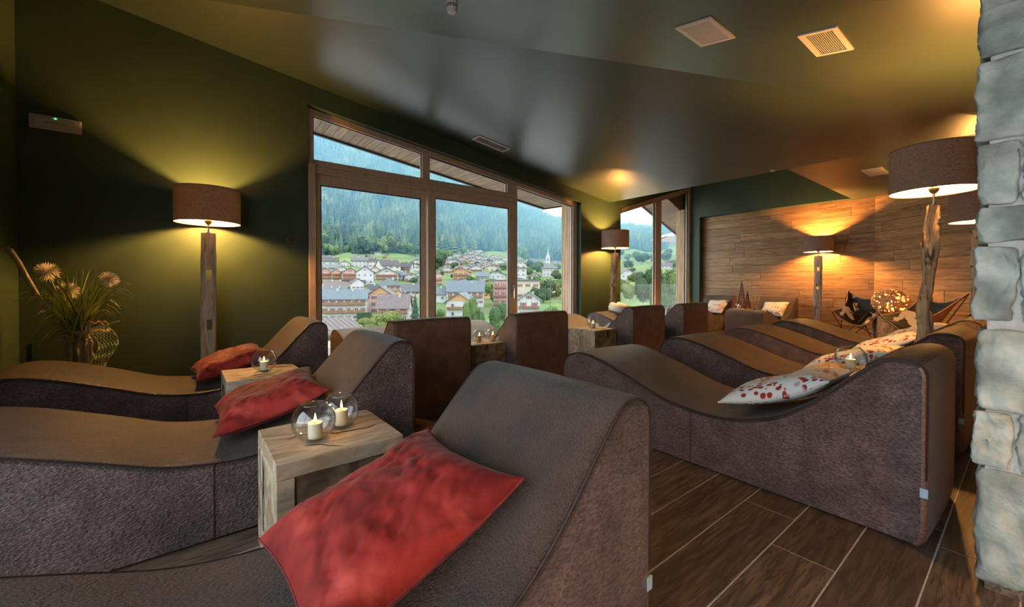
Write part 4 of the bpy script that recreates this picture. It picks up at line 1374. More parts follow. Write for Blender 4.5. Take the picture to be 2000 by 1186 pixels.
# ball lamp woven from driftwood sticks
bx_, by_, bz_ = 10.16, 1.635, .56
t = thing('stick_ball_lamp', 'glowing ball lamp woven from brown sticks on a wooden block', 'lamp', (bx_, by_, bz_ + .232))
sm = MB().tube([(-.10, 0, .012), (-.05, .004, .018), (0, 0, .02), (.05, -.004, .017), (.10, 0, .011)], [.009, .015, .017, .015, .009], 7).mesh('stick', M['stick'], True)
rr = random.Random(9)
for k in range(210):
    z = rr.uniform(-.95, .95); an = rr.uniform(0, 2 * PI)
    nrm = Vector((math.sqrt(1 - z * z) * math.cos(an), math.sqrt(1 - z * z) * math.sin(an), z))
    pos = Vector((nrm.x * .235, nrm.y * .235, nrm.z * .20))
    tx = nrm.orthogonal().normalized(); tx = Matrix.Rotation(rr.uniform(0, 2 * PI), 3, nrm) @ tx
    ty = nrm.cross(tx)
    o = link('stick', sm, t, pos, Matrix((tx, ty, nrm)).transposed().to_euler(), (rr.uniform(.8, 1.25), 1, 1))
MB().lathe([(.001, -.05), (.03, -.03), (.035, 0), (.03, .03), (.001, .05)], 14).build('bulb', M['bulb2'], t, True)
MB().lathe([(.001, -.224), (.07, -.224), (.07, -.20), (.012, -.19), (.012, -.05), (.001, -.05)], 18).build('base', M['black'], t, True)
l = bpy.data.lights.new('ball_light', 'POINT'); l.energy = 40; l.color = (1, .5, .18); l.shadow_soft_size = .05
lo = bpy.data.objects.new('ball_light', l); COL.objects.link(lo); lo.parent = t

# triangle lanterns by the panelled wall
def lantern(label, a, b, h, w, z0):
    t = thing('pyramid_lantern', label, 'lantern', (a, b, z0), .5, 'triangle lanterns on the block')
    ap = Vector((0, 0, h)); bs_ = [Vector((x * w / 2, y * w / 2, 0)) for x, y in ((-1, -1), (1, -1), (1, 1), (-1, 1))]
    for p in bs_: MB().tube([p, ap], .007, 6).build('edge_bar', M['black'], t, True)
    for i in range(4): MB().tube([bs_[i], bs_[(i + 1) % 4]], .007, 6).build('base_bar', M['black'], t, True)
    lt = MB()
    for i in range(4):
        p, q = bs_[i], bs_[(i + 1) % 4]
        for k in range(1, 9):
            f = k / 9
            lt.tube([p.lerp(ap, f), q.lerp(ap, min(1, f + .09))], .0025, 4, False); lt.tube([q.lerp(ap, f), p.lerp(ap, min(1, f + .09))], .0025, 4, False)
            lt.tube([p.lerp(q, f), p.lerp(q, f).lerp(ap, 1 - abs(2 * f - 1))], .0025, 4, False)
    lt.build('lattice', M['led_wire'], t)['kind'] = 'stuff'


lantern('taller dark lattice pyramid lantern against the panelled wall', 10.74, 4.46, .66, .17, .5225)
lantern('shorter dark lattice pyramid lantern in front of the taller one', 10.60, 4.27, .42, .12, .5225)

# rolled towels on the foot of the farthest window lounger
def roll(label, a, s0, r, L):
    za, zb_ = prof_z(s0 / .9), prof_z((s0 + L) / .9); T = math.atan2(zb_ - za, L)
    t = thing('rolled_towel', label, 'towel', (a, 3.40 + s0 + L / 2 - math.sin(T) * r, max((za + zb_) / 2, prof_z((s0 + L / 2) / .9)) + r + .012), 0, 'rolled cream towels')
    t.rotation_euler = Matrix(((0, -1, 0), (math.cos(T), 0, -math.sin(T)), (math.sin(T), 0, math.cos(T)))).to_euler()
    N = 90; turns = 5.0
    ins, outs = [], []
    sp_ = []
    for i in range(N + 1):
        th = 2 * PI * turns * i / N; rad = .012 + (r - .012) * i / N
        sp_.append(Vector((0, rad * math.cos(th), rad * math.sin(th))))
    g = [[p + Vector((-L / 2, 0, 0)) for p in sp_], [p * 1.0 + Vector((L / 2, 0, 0)) for p in sp_]]
    o = MB().grid(g).build('roll', M['towel_w'], t, 'all')
    so = o.modifiers.new('s', 'SOLIDIFY'); so.thickness = .011
    MB().lathe([(.001, 0), (.011, 0), (.011, L - .02), (.001, L - .02)], 10).build('core', M['towel_w'], t, True, loc=(-L / 2 + .01, 0, 0), rot=(0, PI / 2, 0))


roll('rolled cream towel near the lamp post, on the foot of the farthest window lounger', 6.60, 1.46, .088, .34)
roll('rolled cream towel nearer the far window mullion, on the farthest window lounger', 6.80, 1.46, .088, .34)

# ------------------------------------------------------------------ outside: eaves, terrace
ev = struct(bpy.data.objects.new('trim_2', None)); COL.objects.link(ev)
ev['label'] = 'larch boarded eaves above the windows'


def eave(a0, a1, zf_, b0, b1, w=.13):
    k = 0
    a = a0
    while a < a1 - 1e-6:
        x0, x1 = a + .004, min(a + w, a1) - .004
        z0, z1 = zf_(x0), zf_(x1); d = random.uniform(0, .004)
        m = MB().prism([(x0, z0 + d), (x1, z1 + d), (x1, z1 + d + .02), (x0, z0 + d + .02)], b0, b1)
        o = m.build('eave_plank', M['soffit'], ev)
        a += w
    mb = MB().prism([(a0, zf_(a0) + .022), (a1, zf_(a1) + .022), (a1, zf_(a1) + 1.3), (a0, zf_(a0) + 1.3)], b0, b1)
    mb.build('roof_deck', M['soffit'], ev)
    MB().prism([(a0, zf_(a0) - .03), (a1, zf_(a1) - .03), (a1, zf_(a1) + .30), (a0, zf_(a0) + .30)], b1, b1 + .05).build('fascia', M['paneline'], ev)


e1 = lambda a: 3.745 - .1307 * a
e2 = lambda a: e1(6.6) + (a - 6.6) * .218
e3 = lambda a: e2(9.9) - (a - 9.9) * .37
eave(-1.5, 6.6, e1, 6.24, 7.1)
eave(6.6, 9.9, e2, 6.24, 7.1)
eave(9.9, 13.4, e3, 6.24, 7.1)
# boarded exterior returns beside the windows
for a0, b1, zt_ in ((6.455, 6.40, 2.86), (11.02, 6.36, 3.2)):
    pc = struct(MB().span((a0 + .012, 6.24, -.1), (a0 + .06, b1, zt_)).build('trim_3' if a0 < 8 else 'trim_4', M['clad']))
    b = 6.105
    while b < b1:
        MB().span((a0 - .006, b + .003, -.1), (a0 + .012, min(b + .065, b1) - .003, zt_)).build('cladding_board', M['clad'], pc)
        b += .065
struct(MB().span((-1.6, 6.24, -.32), (14.5, 8.1, -.06)).build('terrace_floor', M['terrace']))
rl = thing('glass_balustrade', 'glass terrace balustrade outside the far window', 'railing', (10.8, 8.05, -.06))
for k in range(5):
    MB().box((-2.8 + 1.42 * k, 0, .62), (1.38, .014, 1.06)).build('glass_panel', M['railglass'], rl)
    MB().box((-3.5 + 1.42 * k, 0, .05), (.10, .06, .10)).build('clamp', M['chrome'], rl)
MB().box((0.02, 0, 1.16), (7.1, .018, .012)).build('top_edge', M['railglass'], rl)
t = thing('metal_post', 'slim black post holding the terrace roof outside the far window', 'post', (12.2, 7.0, -.06))
MB().box((0, 0, 1.40), (.05, .05, 2.8)).build('shaft', M['paneline'], t)
MB().box((0, 0, .01), (.12, .12, .02)).build('foot_plate', M['paneline'], t)
# parasol on the terrace
pz = on(1318, 480, 1, 9.6)
t = thing('parasol', 'off-white parasol outside the far window', 'parasol', (pz.x + .9, 9.6, -.3))
zc_ = pz.z + .55
for k in range(8):
    a0, a1 = 2 * PI * k / 8, 2 * PI * (k + 1) / 8
    am = (a0 + a1) / 2; R_ = 1.6
    g = []
    for q in range(5):
        f = q / 4
        row = []
        for s in range(5):
            w_ = s / 4; an = a0 + (a1 - a0) * w_
            sag = .13 * f * 4 * w_ * (1 - w_)
            row.append(((R_ * f) * math.cos(an) * (1 - .06 * 4 * w_ * (1 - w_) * f), (R_ * f) * math.sin(an) * (1 - .06 * 4 * w_ * (1 - w_) * f), zc_ + .55 - .45 * f + .12 * sag))
        g.append(row)
    MB().grid(g).build('canopy_panel', M['canvas'], t, 'all')
    MB().tube([(0, 0, zc_ + .54), (R_ * math.cos(a0), R_ * math.sin(a0), zc_ + .09)], .012, 6).build('rib', M['paneline'], t)
MB().tube([(0, 0, 0), (0, 0, zc_ + .6)], .03, 10).build('pole', M['paneline'], t, True)
MB().lathe([(.001, 0), (.3, 0), (.3, .06), (.05, .09), (.001, .09)], 20).build('base', M['paneline'], t, True)

# ------------------------------------------------------------------ terrain
TD = np.array([25, 60, 100, 140, 200, 280, 360, 450, 600, 800, 1100, 1500, 1900])
TX = np.array([600, 740, 850, 930, 1010, 1060, 1100, 1212, 1340])
TY = np.array([[1010, 760, 680, 627, 565, 530, 512, 500, 462, 395, 310, 210, 130],
               [1010, 760, 680, 622, 565, 535, 517, 506, 478, 420, 345, 255, 185],
               [1010, 760, 690, 630, 585, 552, 530, 514, 490, 450, 390, 330, 285],
               [1010, 760, 690, 635, 595, 560, 540, 525, 505, 488, 440, 375, 330],
               [1010, 760, 700, 640, 600, 570, 550, 535, 520, 500, 460, 420, 398],
               [1010, 760, 700, 640, 600, 572, 553, 540, 524, 509, 475, 440, 416],
               [1010, 760, 700, 640, 605, 575, 556, 543, 529, 513, 490, 455, 431],
               [1010, 760, 700, 640, 600, 568, 548, 532, 515, 500, 480, 462, 450],
               [1010, 760, 700, 640, 600, 568, 548, 532, 512, 495, 475, 455, 440]], float)


def slope_at(x, d):
    """tangent of the elevation of the hillside in bearing x (px) at distance d"""
    x = min(max(x, TX[0]), TX[-1])
    i = int(min(max(np.searchsorted(TX, x) - 1, 0), len(TX) - 2))
    f = (x - TX[i]) / (TX[i + 1] - TX[i])
    row = TY[i] * (1 - f) + TY[i + 1] * f
    return (552 - np.interp(d, TD, row)) / F


FW2 = Vector((math.cos(YAW), math.sin(YAW), 0)); RT2 = Vector((math.sin(YAW), -math.cos(YAW), 0))


def ground(x, d):
    nz_ = noise.noise(Vector((x * .02, d * .006, 3))) * .010 * d if d > 300 else 0
    return EYE + FW2 * d + RT2 * (d * (x - 1000) / F) + Vector((0, 0, slope_at(x, d) * d + nz_))


def d_of(x, y):
    for d in np.concatenate([np.arange(45, 700, 2.0), np.arange(700, 1900, 10)]):
        if 552 - slope_at(x, d) * F <= y: return float(d)
    return 1900.


def ytree(x):
    return np.interp(x, [600, 740, 850, 930, 1010, 1060, 1100, 1212, 1340], [502, 494, 494, 489, 498, 509, 513, 490, 486])


gx = [-700, -300, 0, 200, 350, 450] + list(range(500, 1440, 10)) + [1500, 1600, 1800, 2100, 2500]
gd = list(np.exp(np.linspace(math.log(25), math.log(1900), 75))) + [2050, 2300]
tm = MB()
pts = []
for d in gd:
    if d <= 1901: pts.append([ground(x, d) for x in gx])
    else: pts.append([ground(x, 1900) + FW2 * (d - 1900) + RT2 * ((d - 1900) * (x - 1000) / F) + Vector((0, 0, -(d - 1900) * .5)) for x in gx])
tm.grid(pts)
hill = tm.mesh('hillside', [M['grass'], M['forestfloor'], M['road']], 'all')
mi = []
for i in range(len(gd) - 1):
    for j in range(len(gx) - 1):
        d = gd[i]; x = gx[j]
        y = 552 - slope_at(x, min(d, 1900)) * F
        mi.append(1 if (d > 320 and y < ytree(x) - 2) else 2 if d < 62 else 0)  # unseen near slope coloured grey as well, for neutral bounce into the room
hill.polygons.foreach_set('material_index', mi)
struct(link('hill', hill))
gp = MB().box((0, 0, -34), (900, 900, 1)).build('ground', M['road']); struct(gp)  # unseen ground, its pale grey added to bounce neutral daylight onto the ceiling
# far ridge
fr_ = MB(); P_ = []
for q in range(7):
    row = []
    for x in range(860, 1560, 14):
        d = 4600 + q * 160
        ysk = 421 + 7 * noise.noise(Vector((x * .012, 1, 0))) + 4 * noise.noise(Vector((x * .05, 2, 0)))
        if x < 1100: ysk += (1100 - x) * .02
        yy = ysk + (6 - q) * 14
        row.append(EYE + FW2 * d + RT2 * (d * (x - 1000) / F) + Vector((0, 0, (552 - yy) / F * d)))
    P_.append(row)
fr_.grid(P_)
P2 = [[p for p in P_[-1]], [p + FW2 * 600 + Vector((0, 0, -500)) for p in P_[-1]]]
fr_.grid(P2)
struct(fr_.build('mountain', M['forestfloor'], None, 'all'))

# haze filling the valley: one homogeneous scattering volume
hm = bpy.data.materials.new('valley_haze'); hm.use_nodes = True
ht = hm.node_tree; ht.nodes.clear()
ho = _n(ht, 'ShaderNodeOutputMaterial'); hv = _n(ht, 'ShaderNodeVolumeScatter')
hv.inputs['Color'].default_value = (.17, .48, .92, 1); hv.inputs['Density'].default_value = .00074; hv.inputs['Anisotropy'].default_value = 0.0
ht.links.new(hv.outputs[0], ho.inputs['Volume'])
hz_ = MB().box((0, 3150, 700), (5200, 5500, 1800)).build('valley_haze', hm, None, rot=(0, 0, YAW - PI / 2))
hz_['kind'] = 'stuff'; hz_['label'] = 'pale blue haze hanging over the valley'


# ------------------------------------------------------------------ trees
def conifer_mesh(seed):
    r = random.Random(seed); mb = MB()
    NS = 7
    for k in range(5):
        z0 = .06 + .17 * k; z1 = z0 + .30 + .02 * k
        if k == 4: z1 = 1.0
        R = (.20 - .036 * k)
        vs = []
        for j in range(NS):
            a = 2 * PI * (j + .5 * (k % 2)) / NS
            q = R * r.uniform(.72, 1.2)
            vs.append((q * math.cos(a), q * math.sin(a), z0 + r.uniform(-.03, .03)))
        vs.append((r.uniform(-.01, .01), r.uniform(-.01, .01), z1))
        mb.add(vs, [(j, (j + 1) % NS, NS) for j in range(NS)])
    return mb


cms = [conifer_mesh(s) for s in range(5)]
trk = MB().tube([(0, 0, -.05), (0, 0, .2)], .018, 5).mesh('trunk', M['bark'])
con_me = [[cms[s].mesh('crown', M['conif'][c]) for c in range(4)] for s in range(5)]

cand = []
rt_ = random.Random(21)
for q in range(26000):
    d = math.sqrt(rt_.uniform(330 ** 2, 1895 ** 2)); x = rt_.uniform(575, 1370)
    y = 552 - slope_at(x, d) * F
    if y > ytree(x) + 5 * noise.noise(Vector((x * .06, 0, 0))): continue
    if 662 < x < 692 and 449 < y < 463: continue
    if y < 215: continue
    if 1130 < x < 1205: continue
    if x > 1205 and noise.noise(Vector((x * .03, y * .05, 7))) > .25 and y > 470: continue
    h = rt_.uniform(17, 29) * (1 + .25 * noise.noise(Vector((x * .02, y * .03, 0))))
    cand.append((d, x, h))
cand.sort(key=lambda t_: t_[0])
GT = 'dark conifers on the mountainside'
stf = {}
vs_, fs_, ms_ = [], [], []
off = 0
base_v = [np.array(c.v) for c in cms]; base_f = [np.array(c.f) for c in cms]
for i, (d, x, h) in enumerate(cand):
    p = ground(x, d)
    s = rt_.randrange(5); c = min(3, max(0, int(1.6 + 2.2 * noise.noise(Vector((x * .03, d * .012, 4))) + rt_.uniform(-.9, 1.1))))
    w = h * rt_.uniform(.85, 1.25)
    if i < 280:
        o = bpy.data.objects.new('conifer', None); COL.objects.link(o); o.location = p; o.rotation_euler = (0, 0, rt_.uniform(0, 6)); o.scale = (w, w, h)
        tag(o, 'dark conifer at the lower edge of the mountain forest', 'tree', GT)
        link('crown', con_me[s][c], o); link('trunk', trk, o)
    else:
        a = rt_.uniform(0, 6.28); ca, sa = math.cos(a), math.sin(a)
        v = base_v[s]
        q = np.stack([(v[:, 0] * ca - v[:, 1] * sa) * w + p.x, (v[:, 0] * sa + v[:, 1] * ca) * w + p.y, v[:, 2] * h + p.z], 1)
        vs_.append(q); fs_.append(base_f[s] + off); ms_ += [c] * len(base_f[s]); off += len(v)
V = np.concatenate(vs_).astype(np.float32); Fc = np.concatenate(fs_).astype(np.int32)
me = bpy.data.meshes.new('forest')
me.vertices.add(len(V)); me.vertices.foreach_set('co', V.ravel())
me.loops.add(len(Fc) * 3); me.loops.foreach_set('vertex_index', Fc.ravel())
me.polygons.add(len(Fc)); me.polygons.foreach_set('loop_start', np.arange(0, len(Fc) * 3, 3, dtype=np.int32))
for m_ in M['conif']: me.materials.append(m_)
me.polygons.foreach_set('material_index', np.array(ms_, dtype=np.int32))
me.update(calc_edges=True); me.validate()
fo = link('forest', me); fo['kind'] = 'stuff'; fo['label'] = 'dense conifer forest covering the mountain'


def leaf_mesh(seed, n, size):
    r = random.Random(seed); mb = MB()
    lobes = [(Vector((r.uniform(-.3, .3), r.uniform(-.3, .3), r.uniform(.18, .78))), r.uniform(.22, .36)) for _ in range(7)]
    for k in range(n):
        c, R = lobes[k % 7]
        dv = Vector((r.gauss(0, 1), r.gauss(0, 1), r.gauss(0, 1))).normalized()
        p = c + dv * R * r.uniform(.75, 1.05)
        nrm = (dv + Vector((r.uniform(-.6, .6), r.uniform(-.6, .6), r.uniform(0, .8)))).normalized()
        tx = nrm.orthogonal().normalized(); tx = Matrix.Rotation(r.uniform(0, 6.28), 3, nrm) @ tx; ty = nrm.cross(tx)
        s = size * r.uniform(.7, 1.3)
        mb.add([p - tx * s, p + ty * s * .6, p + tx * s, p - ty * s * .6], [(0, 1, 2, 3)])
    core = MB()
    for c, R in lobes:
        core.lathe([(.001, -R * .85), (R * .6, -R * .6), (R * .85, 0), (R * .6, R * .6), (.001, R * .85)], 8, c)
    mb.add(core.v, core.f)
    return mb


lf = [[leaf_mesh(s, 520, .075).mesh('crown', M['leaf'][c]) for c in range(4)] for s in range(3)]
lfn = [[leaf_mesh(s + 9, 2600, .035).mesh('crown', M['leaf'][c]) for c in range(4)] for s in range(2)]
tk2 = MB().tube([(0, 0, -.1), (0, 0, .45)], [.035, .025], 7).mesh('trunk', M['bark'])


TREES = []


def broad(x, y, hpx, c, label, group, wf=1.0, near=False, d=None):
    d = d or d_of(x, y)
    p = ground(x, d)
    p.z = EYE.z + (552 - y) / F * d
    h = hpx * d / F * 1.02
    t = thing('leafy_tree', label, 'tree', p, rt_.uniform(0, 6), group)
    t.scale = (h * wf, h * wf, h)
    TREES.append((t, x, y, c, near))
    link('crown', (lfn if near else lf)[rt_.randrange(2)][c], t); link('trunk', tk2, t)


GB = 'leafy trees in and around the village'
tl = [(640, 498, 22, 1), (655, 500, 20, 1), (672, 498, 18, 1), (697, 497, 34, 3), (712, 495, 30, 0), (725, 496, 26, 3), (737, 492, 32, 0), (745, 494, 22, 2), (752, 493, 36, 1), (762, 492, 30, 2), (775, 488, 24, 0), (785, 490, 26, 3),
      (790, 496, 22, 0), (800, 497, 22, 1), (812, 500, 18, 3), (818, 496, 16, 0), (720, 480, 22, 0), (735, 474, 20, 1), (706, 470, 26, 3), (695, 466, 30, 0), (635, 476, 40, 0), (645, 486, 36, 3), (622, 490, 36, 1),
      (853, 524, 26, 3), (862, 518, 30, 0), (872, 506, 18, 1), (845, 512, 26, 0), (905, 498, 14, 1), (880, 500, 12, 1), (858, 545, 16, 3), (886, 545, 14, 0), (918, 548, 12, 1), (945, 545, 12, 0), (930, 520, 10, 3), (906, 522, 12, 2), (982, 528, 14, 1), (975, 538, 12, 3), (952, 515, 10, 0),
      (1018, 504, 22, 1), (1030, 512, 20, 0), (1040, 531, 22, 3), (1052, 531, 20, 0), (1062, 538, 14, 1), (1074, 538, 12, 1), (1035, 540, 14, 0), (1090, 530, 14, 0), (1068, 580, 34, 3), (1085, 582, 18, 0),
      (852, 572, 18, 0), (858, 585, 12, 1), (808, 553, 12, 0), (716, 506, 8, 0), (1240, 505, 14, 0), (1252, 515, 18, 3), (1262, 510, 16, 0), (1226, 508, 12, 1), (1295, 508, 14, 0), (1306, 500, 14, 3), (1248, 545, 14, 0)]
rt2 = random.Random(77)
for _q in range(34):
    _x = rt2.choice([rt2.uniform(1030, 1096), rt2.uniform(1212, 1320), rt2.uniform(852, 985), rt2.uniform(1212, 1320)]); _y = rt2.uniform(520, 600) if _x < 1100 else rt2.uniform(500, 585)
    tl.append((_x, _y, rt2.uniform(10, 16) * (1 + max(0, _y - 540) / 40), rt2.choice([0, 0, 1, 3])))
for q in tl: broad(*q, 'leafy green tree between the village houses and the forest', GB)
GN = 'bushy green trees below the terrace'
for x, y, hp, c, w_, lb in [(728, 648, 34, 2, 1.5, 'bright bush low in the left window pane behind the metal shed roof'), (756, 645, 40, 2, 1.3, 'bright bush below the brown-roofed house'),
                            (705, 652, 24, 1, 1.6, 'low bush beside the ribbed shed roof'), (911, 655, 78, 1, .40, 'tall green tree in front of the blue metal roof'), (937, 662, 62, 0, .42, 'dark green tree right of the tall tree, middle pane'),
                            (968, 660, 72, 0, .48, 'feathery green tree by the lamp pole in the middle pane'), (985, 652, 40, 1, .9, 'low green bush at the right edge of the middle pane'),
                            (858, 622, 20, 1, 1.0, 'small round bush by the left of the middle pane'), (1050, 645, 40, 2, 1.2, 'bright green bush under the right window pane'), (1085, 640, 42, 1, 1.3, 'green bush by the boarded return of the big window'),
                            (1022, 640, 30, 1, 1.0, 'green bush left of the white gabled house in the right pane'),
                            (1256, 585, 62, 3, .7, 'dark green tree in the middle of the far window'), (1290, 605, 82, 0, .7, 'tall green tree right of the far window mullion'), (1316, 603, 74, 1, .65, 'green tree beside the black post in the far window'),
                            (1228, 583, 32, 2, 1.0, 'yellow-green tree low in the far window'), (1240, 575, 20, 0, 1.0, 'small dark bush low in the far window'), (1274, 588, 72, 0, .55, 'tall dark tree left of the far window mullion')]:
    broad(x, y, hp, c, lb, GN, w_, True, 95 if y > 630 else 120)
for x, y, hp, lb in [(811, 632, 60, 'dark conifer standing at the right edge of the left window pane'), (651, 628, 34, 'small conifer before the balconied apartment house'), (690, 500, 30, 'dark conifer rising behind the row of grey roofs')]:
    d = d_of(x, min(y, 640)); p = ground(x, d); p.z = EYE.z + (552 - y) / F * d; h = hp * d / F
    o = thing('conifer', lb, 'tree', p, 0, 'single conifers in the village'); o.scale = (h * .95, h * .95, h)
    link('crown', con_me[1][0], o); link('trunk', trk, o)

# ------------------------------------------------------------------ village houses
def win_mesh(sh, fl=False):
    mb = MB(); mb.box((0, -.03, 0), (1.0, .10, 1.3))
    mb.cur = 1; mb.box((0, -.07, 0), (.80, .06, 1.1))
    mb.cur = 2; mb.box((-.78, -.05, 0), (.5, .08, 1.3)); mb.box((.78, -.05, 0), (.5, .08, 1.3))
    return mb.mesh('window', [M['pl_white'], M['pane'], sh])


WIN = {'b': win_mesh(M['shutter']), 'r': win_mesh(M['shutter_r'])}
win_plain = MB()
win_plain.box((0, -.03, 0), (1.05, .08, 1.3)); win_plain.cur = 1; win_plain.box((0, -.06, 0), (.85, .06, 1.1))
WIN['p'] = win_plain.mesh('window', [M['pl_white'], M['pane']])


HOUSES = []


def house(label, x, y, wpx, epx, wall, roof, style='gable', rpx=None, nx=3, ny=2, sh='b', balc=0, flowers=False, yaw=0, wood=False, depth=.9, chim=1, over=.10, group=None, tower=False, d=None):
    """x,y: middle of the facade's foot; wpx wide, epx high to the eaves; rpx roof height"""
    d = d or d_of(x, y)
    p = ground(x, d)
    p.z = EYE.z + (552 - y) / F * d
    k = d / F
    HOUSES.append((x, y, wpx, label, group))
    w = wpx * k * math.cos(math.atan((x - 1000) / F)); hgt = epx * k; rh = (rpx if rpx is not None else epx * .4) * k
    dp = w * depth
    fac = math.atan2((p - EYE).y, (p - EYE).x) - PI / 2 + yaw
    t = thing('house', label, 'building', p, fac, group or 'houses of the village in the valley')
    ov = w * over
    b = MB().span((-w / 2, 0, -6), (w / 2, dp, hgt))
    if style == 'gable':
        b.add([(-w / 2, 0, hgt), (w / 2, 0, hgt), (0, 0, hgt + rh), (-w / 2, dp, hgt), (w / 2, dp, hgt), (0, dp, hgt + rh)], [(0, 1, 2), (3, 5, 4), (0, 2, 5, 3), (1, 4, 5, 2)])
    elif style == 'side':
        b.add([(-w / 2, 0, hgt), (-w / 2, dp, hgt), (-w / 2, dp / 2, hgt + rh), (w / 2, 0, hgt), (w / 2, dp, hgt), (w / 2, dp / 2, hgt + rh)], [(0, 1, 2), (3, 5, 4), (0, 2, 5, 3), (1, 4, 5, 2)])
    b.build('walls', M[wall], t)
    th = max(.25, w * .02); r = MB()
    if style == 'gable':
        sl = rh / (w / 2)
        for sg in (-1, 1):
            e0 = (sg * (w / 2 + ov), hgt - ov * sl)
            r.prism([(0, hgt + rh), e0, (e0[0], e0[1] + th), (0, hgt + rh + th)], -ov * .9, dp + ov * .5)
    elif style == 'side':
        ov = min(ov, .8)
        sl = rh / (dp / 2)
        for sg in (-1, 1):
            yy = dp / 2 + sg * (dp / 2 + ov)
            zz = hgt - ov * sl
            r.prism([(dp / 2, hgt + rh), (yy, zz), (yy, zz + th), (dp / 2, hgt + rh + th)], -w / 2 - ov * .6, w / 2 + ov * .6, 0)
    elif style == 'hip':
        x0, x1, y0, y1 = -w / 2 - ov, w / 2 + ov, -ov, dp + ov
        rx = max(0, w / 2 - dp / 2)
        vs = [(x0, y0, hgt), (x1, y0, hgt), (x1, y1, hgt), (x0, y1, hgt), (-rx - .01, dp / 2, hgt + rh), (rx + .01, dp / 2, hgt + rh)]
        r.add(vs, [(0, 1, 5, 4), (1, 2, 5), (2, 3, 4, 5), (3, 0, 4), (0, 3, 2, 1)])
    else:
        r.span((-w / 2 - ov, -ov, hgt), (w / 2 + ov, dp + ov, hgt + th + rh * .1))
    r.build('roof', M[roof], t)
    if wood and style == 'gable':
        MB().prism([(-w * .46, hgt + rh * .06), (w * .46, hgt + rh * .06), (0, hgt + rh * .97)], -.12, .02).build('gable_boarding', M['timber_l'], t)
    sto = hgt / ny
    ws = min(sto * .48, w / nx * .42, 1.6) / 1.3
    for j in range(ny):
        for i in range(nx):
            wx = -w / 2 + w * (i + .5) / nx; wz = sto * (j + .52)
            link('window', WIN[sh], t, (wx, 0, wz), None, (ws, 1, ws))
    if style == 'gable' and rh > 2.0 and not wood:
        link('window', WIN[sh], t, (0, 0, hgt + rh * .35), None, (ws * .9, 1, ws * .9))
    for i in range(2):
        for j in range(ny):
            for sg in (1, -1):
                if (sg > 0) == (x < 1000): continue
            link('window', WIN['p'], t, (w / 2 if x < 1000 else -w / 2, dp * (.3 + .4 * i), sto * (j + .52)), (0, 0, PI / 2 if x < 1000 else -PI / 2), (ws, 1, ws))
    for j in range(balc):
        z = sto * (ny - 1 - j) + sto * .08
        q = MB().span((-w * .47, -1.2, z), (w * .47, 0, z + .15)).build('balcony', M['timber'], t)
        MB().span((-w * .47, -1.25, z + .1), (w * .47, -1.17, z + 1.0)).build('balcony_railing', M['timber'], q)
        if flowers: MB().span((-w * .45, -1.5, z + .7), (w * .45, -1.2, z + 1.15)).build('flower_box', M['flowers'], q)
    for c in range(chim):
        cxx = w * (.18 - .34 * c); cyy = dp * .42
        zz = hgt + rh * (1 - abs(cxx) / (w / 2)) if style == 'gable' else hgt + rh * .75
        MB().span((cxx - .4, cyy - .4, zz - .5), (cxx + .4, cyy + .4, zz + 1.3)).build('chimney', M['pl_grey'], t)
    return t


H = house
# far rows first, nearer ones after
H('white house with grey roof at the left edge, upper row', 645, 521, 34, 11, 'pl_white', 'rf_dark', 'side', 8, 3, 1, 'p')
H('low grey-roofed hall at the left edge of the window', 648, 532, 46, 9, 'pl_grey', 'rf_slate', 'side', 7, 4, 1, 'p')
H('white chalet with dark timber gable in the upper left row', 673, 523, 22, 8, 'pl_white', 'rf_dark', 'gable', 6, 3, 1, 'p', 1)
H('long white house with grey roof under the meadow', 704, 522, 36, 13, 'pl_white', 'rf_grey', 'side', 7, 5, 2, 'p', chim=2)
H('small brown-roofed house below the meadow', 722, 510, 22, 6, 'pl_cream', 'rf_brown', 'gable', 4, 2, 1, 'p')
H('white house right of the long grey-roofed one', 728, 523, 14, 14, 'pl_white', 'rf_dark', 'side', 5, 2, 2)
H('tiny white farmhouse on the bright meadow', 738, 499, 12, 5, 'pl_white', 'rf_dark', 'side', 2, 2, 1, 'p', chim=0)
H('small timber barn on the bright meadow', 751, 508, 8, 5, 'timber', 'rf_dark', 'gable', 2, 1, 1, 'p', chim=0)
H('second timber barn higher on the bright meadow', 756, 501, 7, 4, 'timber', 'rf_dark', 'gable', 2, 1, 1, 'p', chim=0)
H('big dark-roofed house with timber gable near the mullion', 764, 534, 40, 16, 'pl_white', 'rf_dark', 'side', 11, 3, 2, 'b', yaw=.35)
H('white dark-roofed house right of the timber gable house', 792, 535, 22, 14, 'pl_white', 'rf_dark', 'side', 9, 2, 2, 'b', 1, yaw=-.3)
H('dark-roofed chalet close to the sliding door mullion', 806, 527, 26, 8, 'pl_white', 'rf_dark', 'gable', 6, 3, 1, 'b')
H('grey-roofed chalet below the dark chalet at the mullion', 803, 551, 26, 11, 'pl_white', 'rf_dark', 'gable', 7, 3, 1, 'b', 1)
H('white house with brown roof touching the mullion', 819, 552, 16, 15, 'pl_white', 'rf_brown', 'gable', 7, 2, 2, 'b')
H('pink chalet with geranium balconies at the left edge', 636, 546, 22, 15, 'pl_pink', 'rf_slate', 'gable', 7, 2, 2, 'p', 2, True, wood=True)
H('pink chalet with geranium balconies, second from the left edge', 657, 546, 20, 14, 'pl_pink', 'rf_slate', 'gable', 7, 2, 2, 'p', 2, True, wood=True)
H('widest pink chalet with red geranium balconies', 684, 547, 32, 15, 'pl_pink', 'rf_brown', 'gable', 9, 3, 2, 'b', 2, True)
H('white gabled house with big square windows', 713, 558, 34, 27, 'pl_white', 'rf_grey', 'gable', 11, 3, 2, 'p', chim=0)
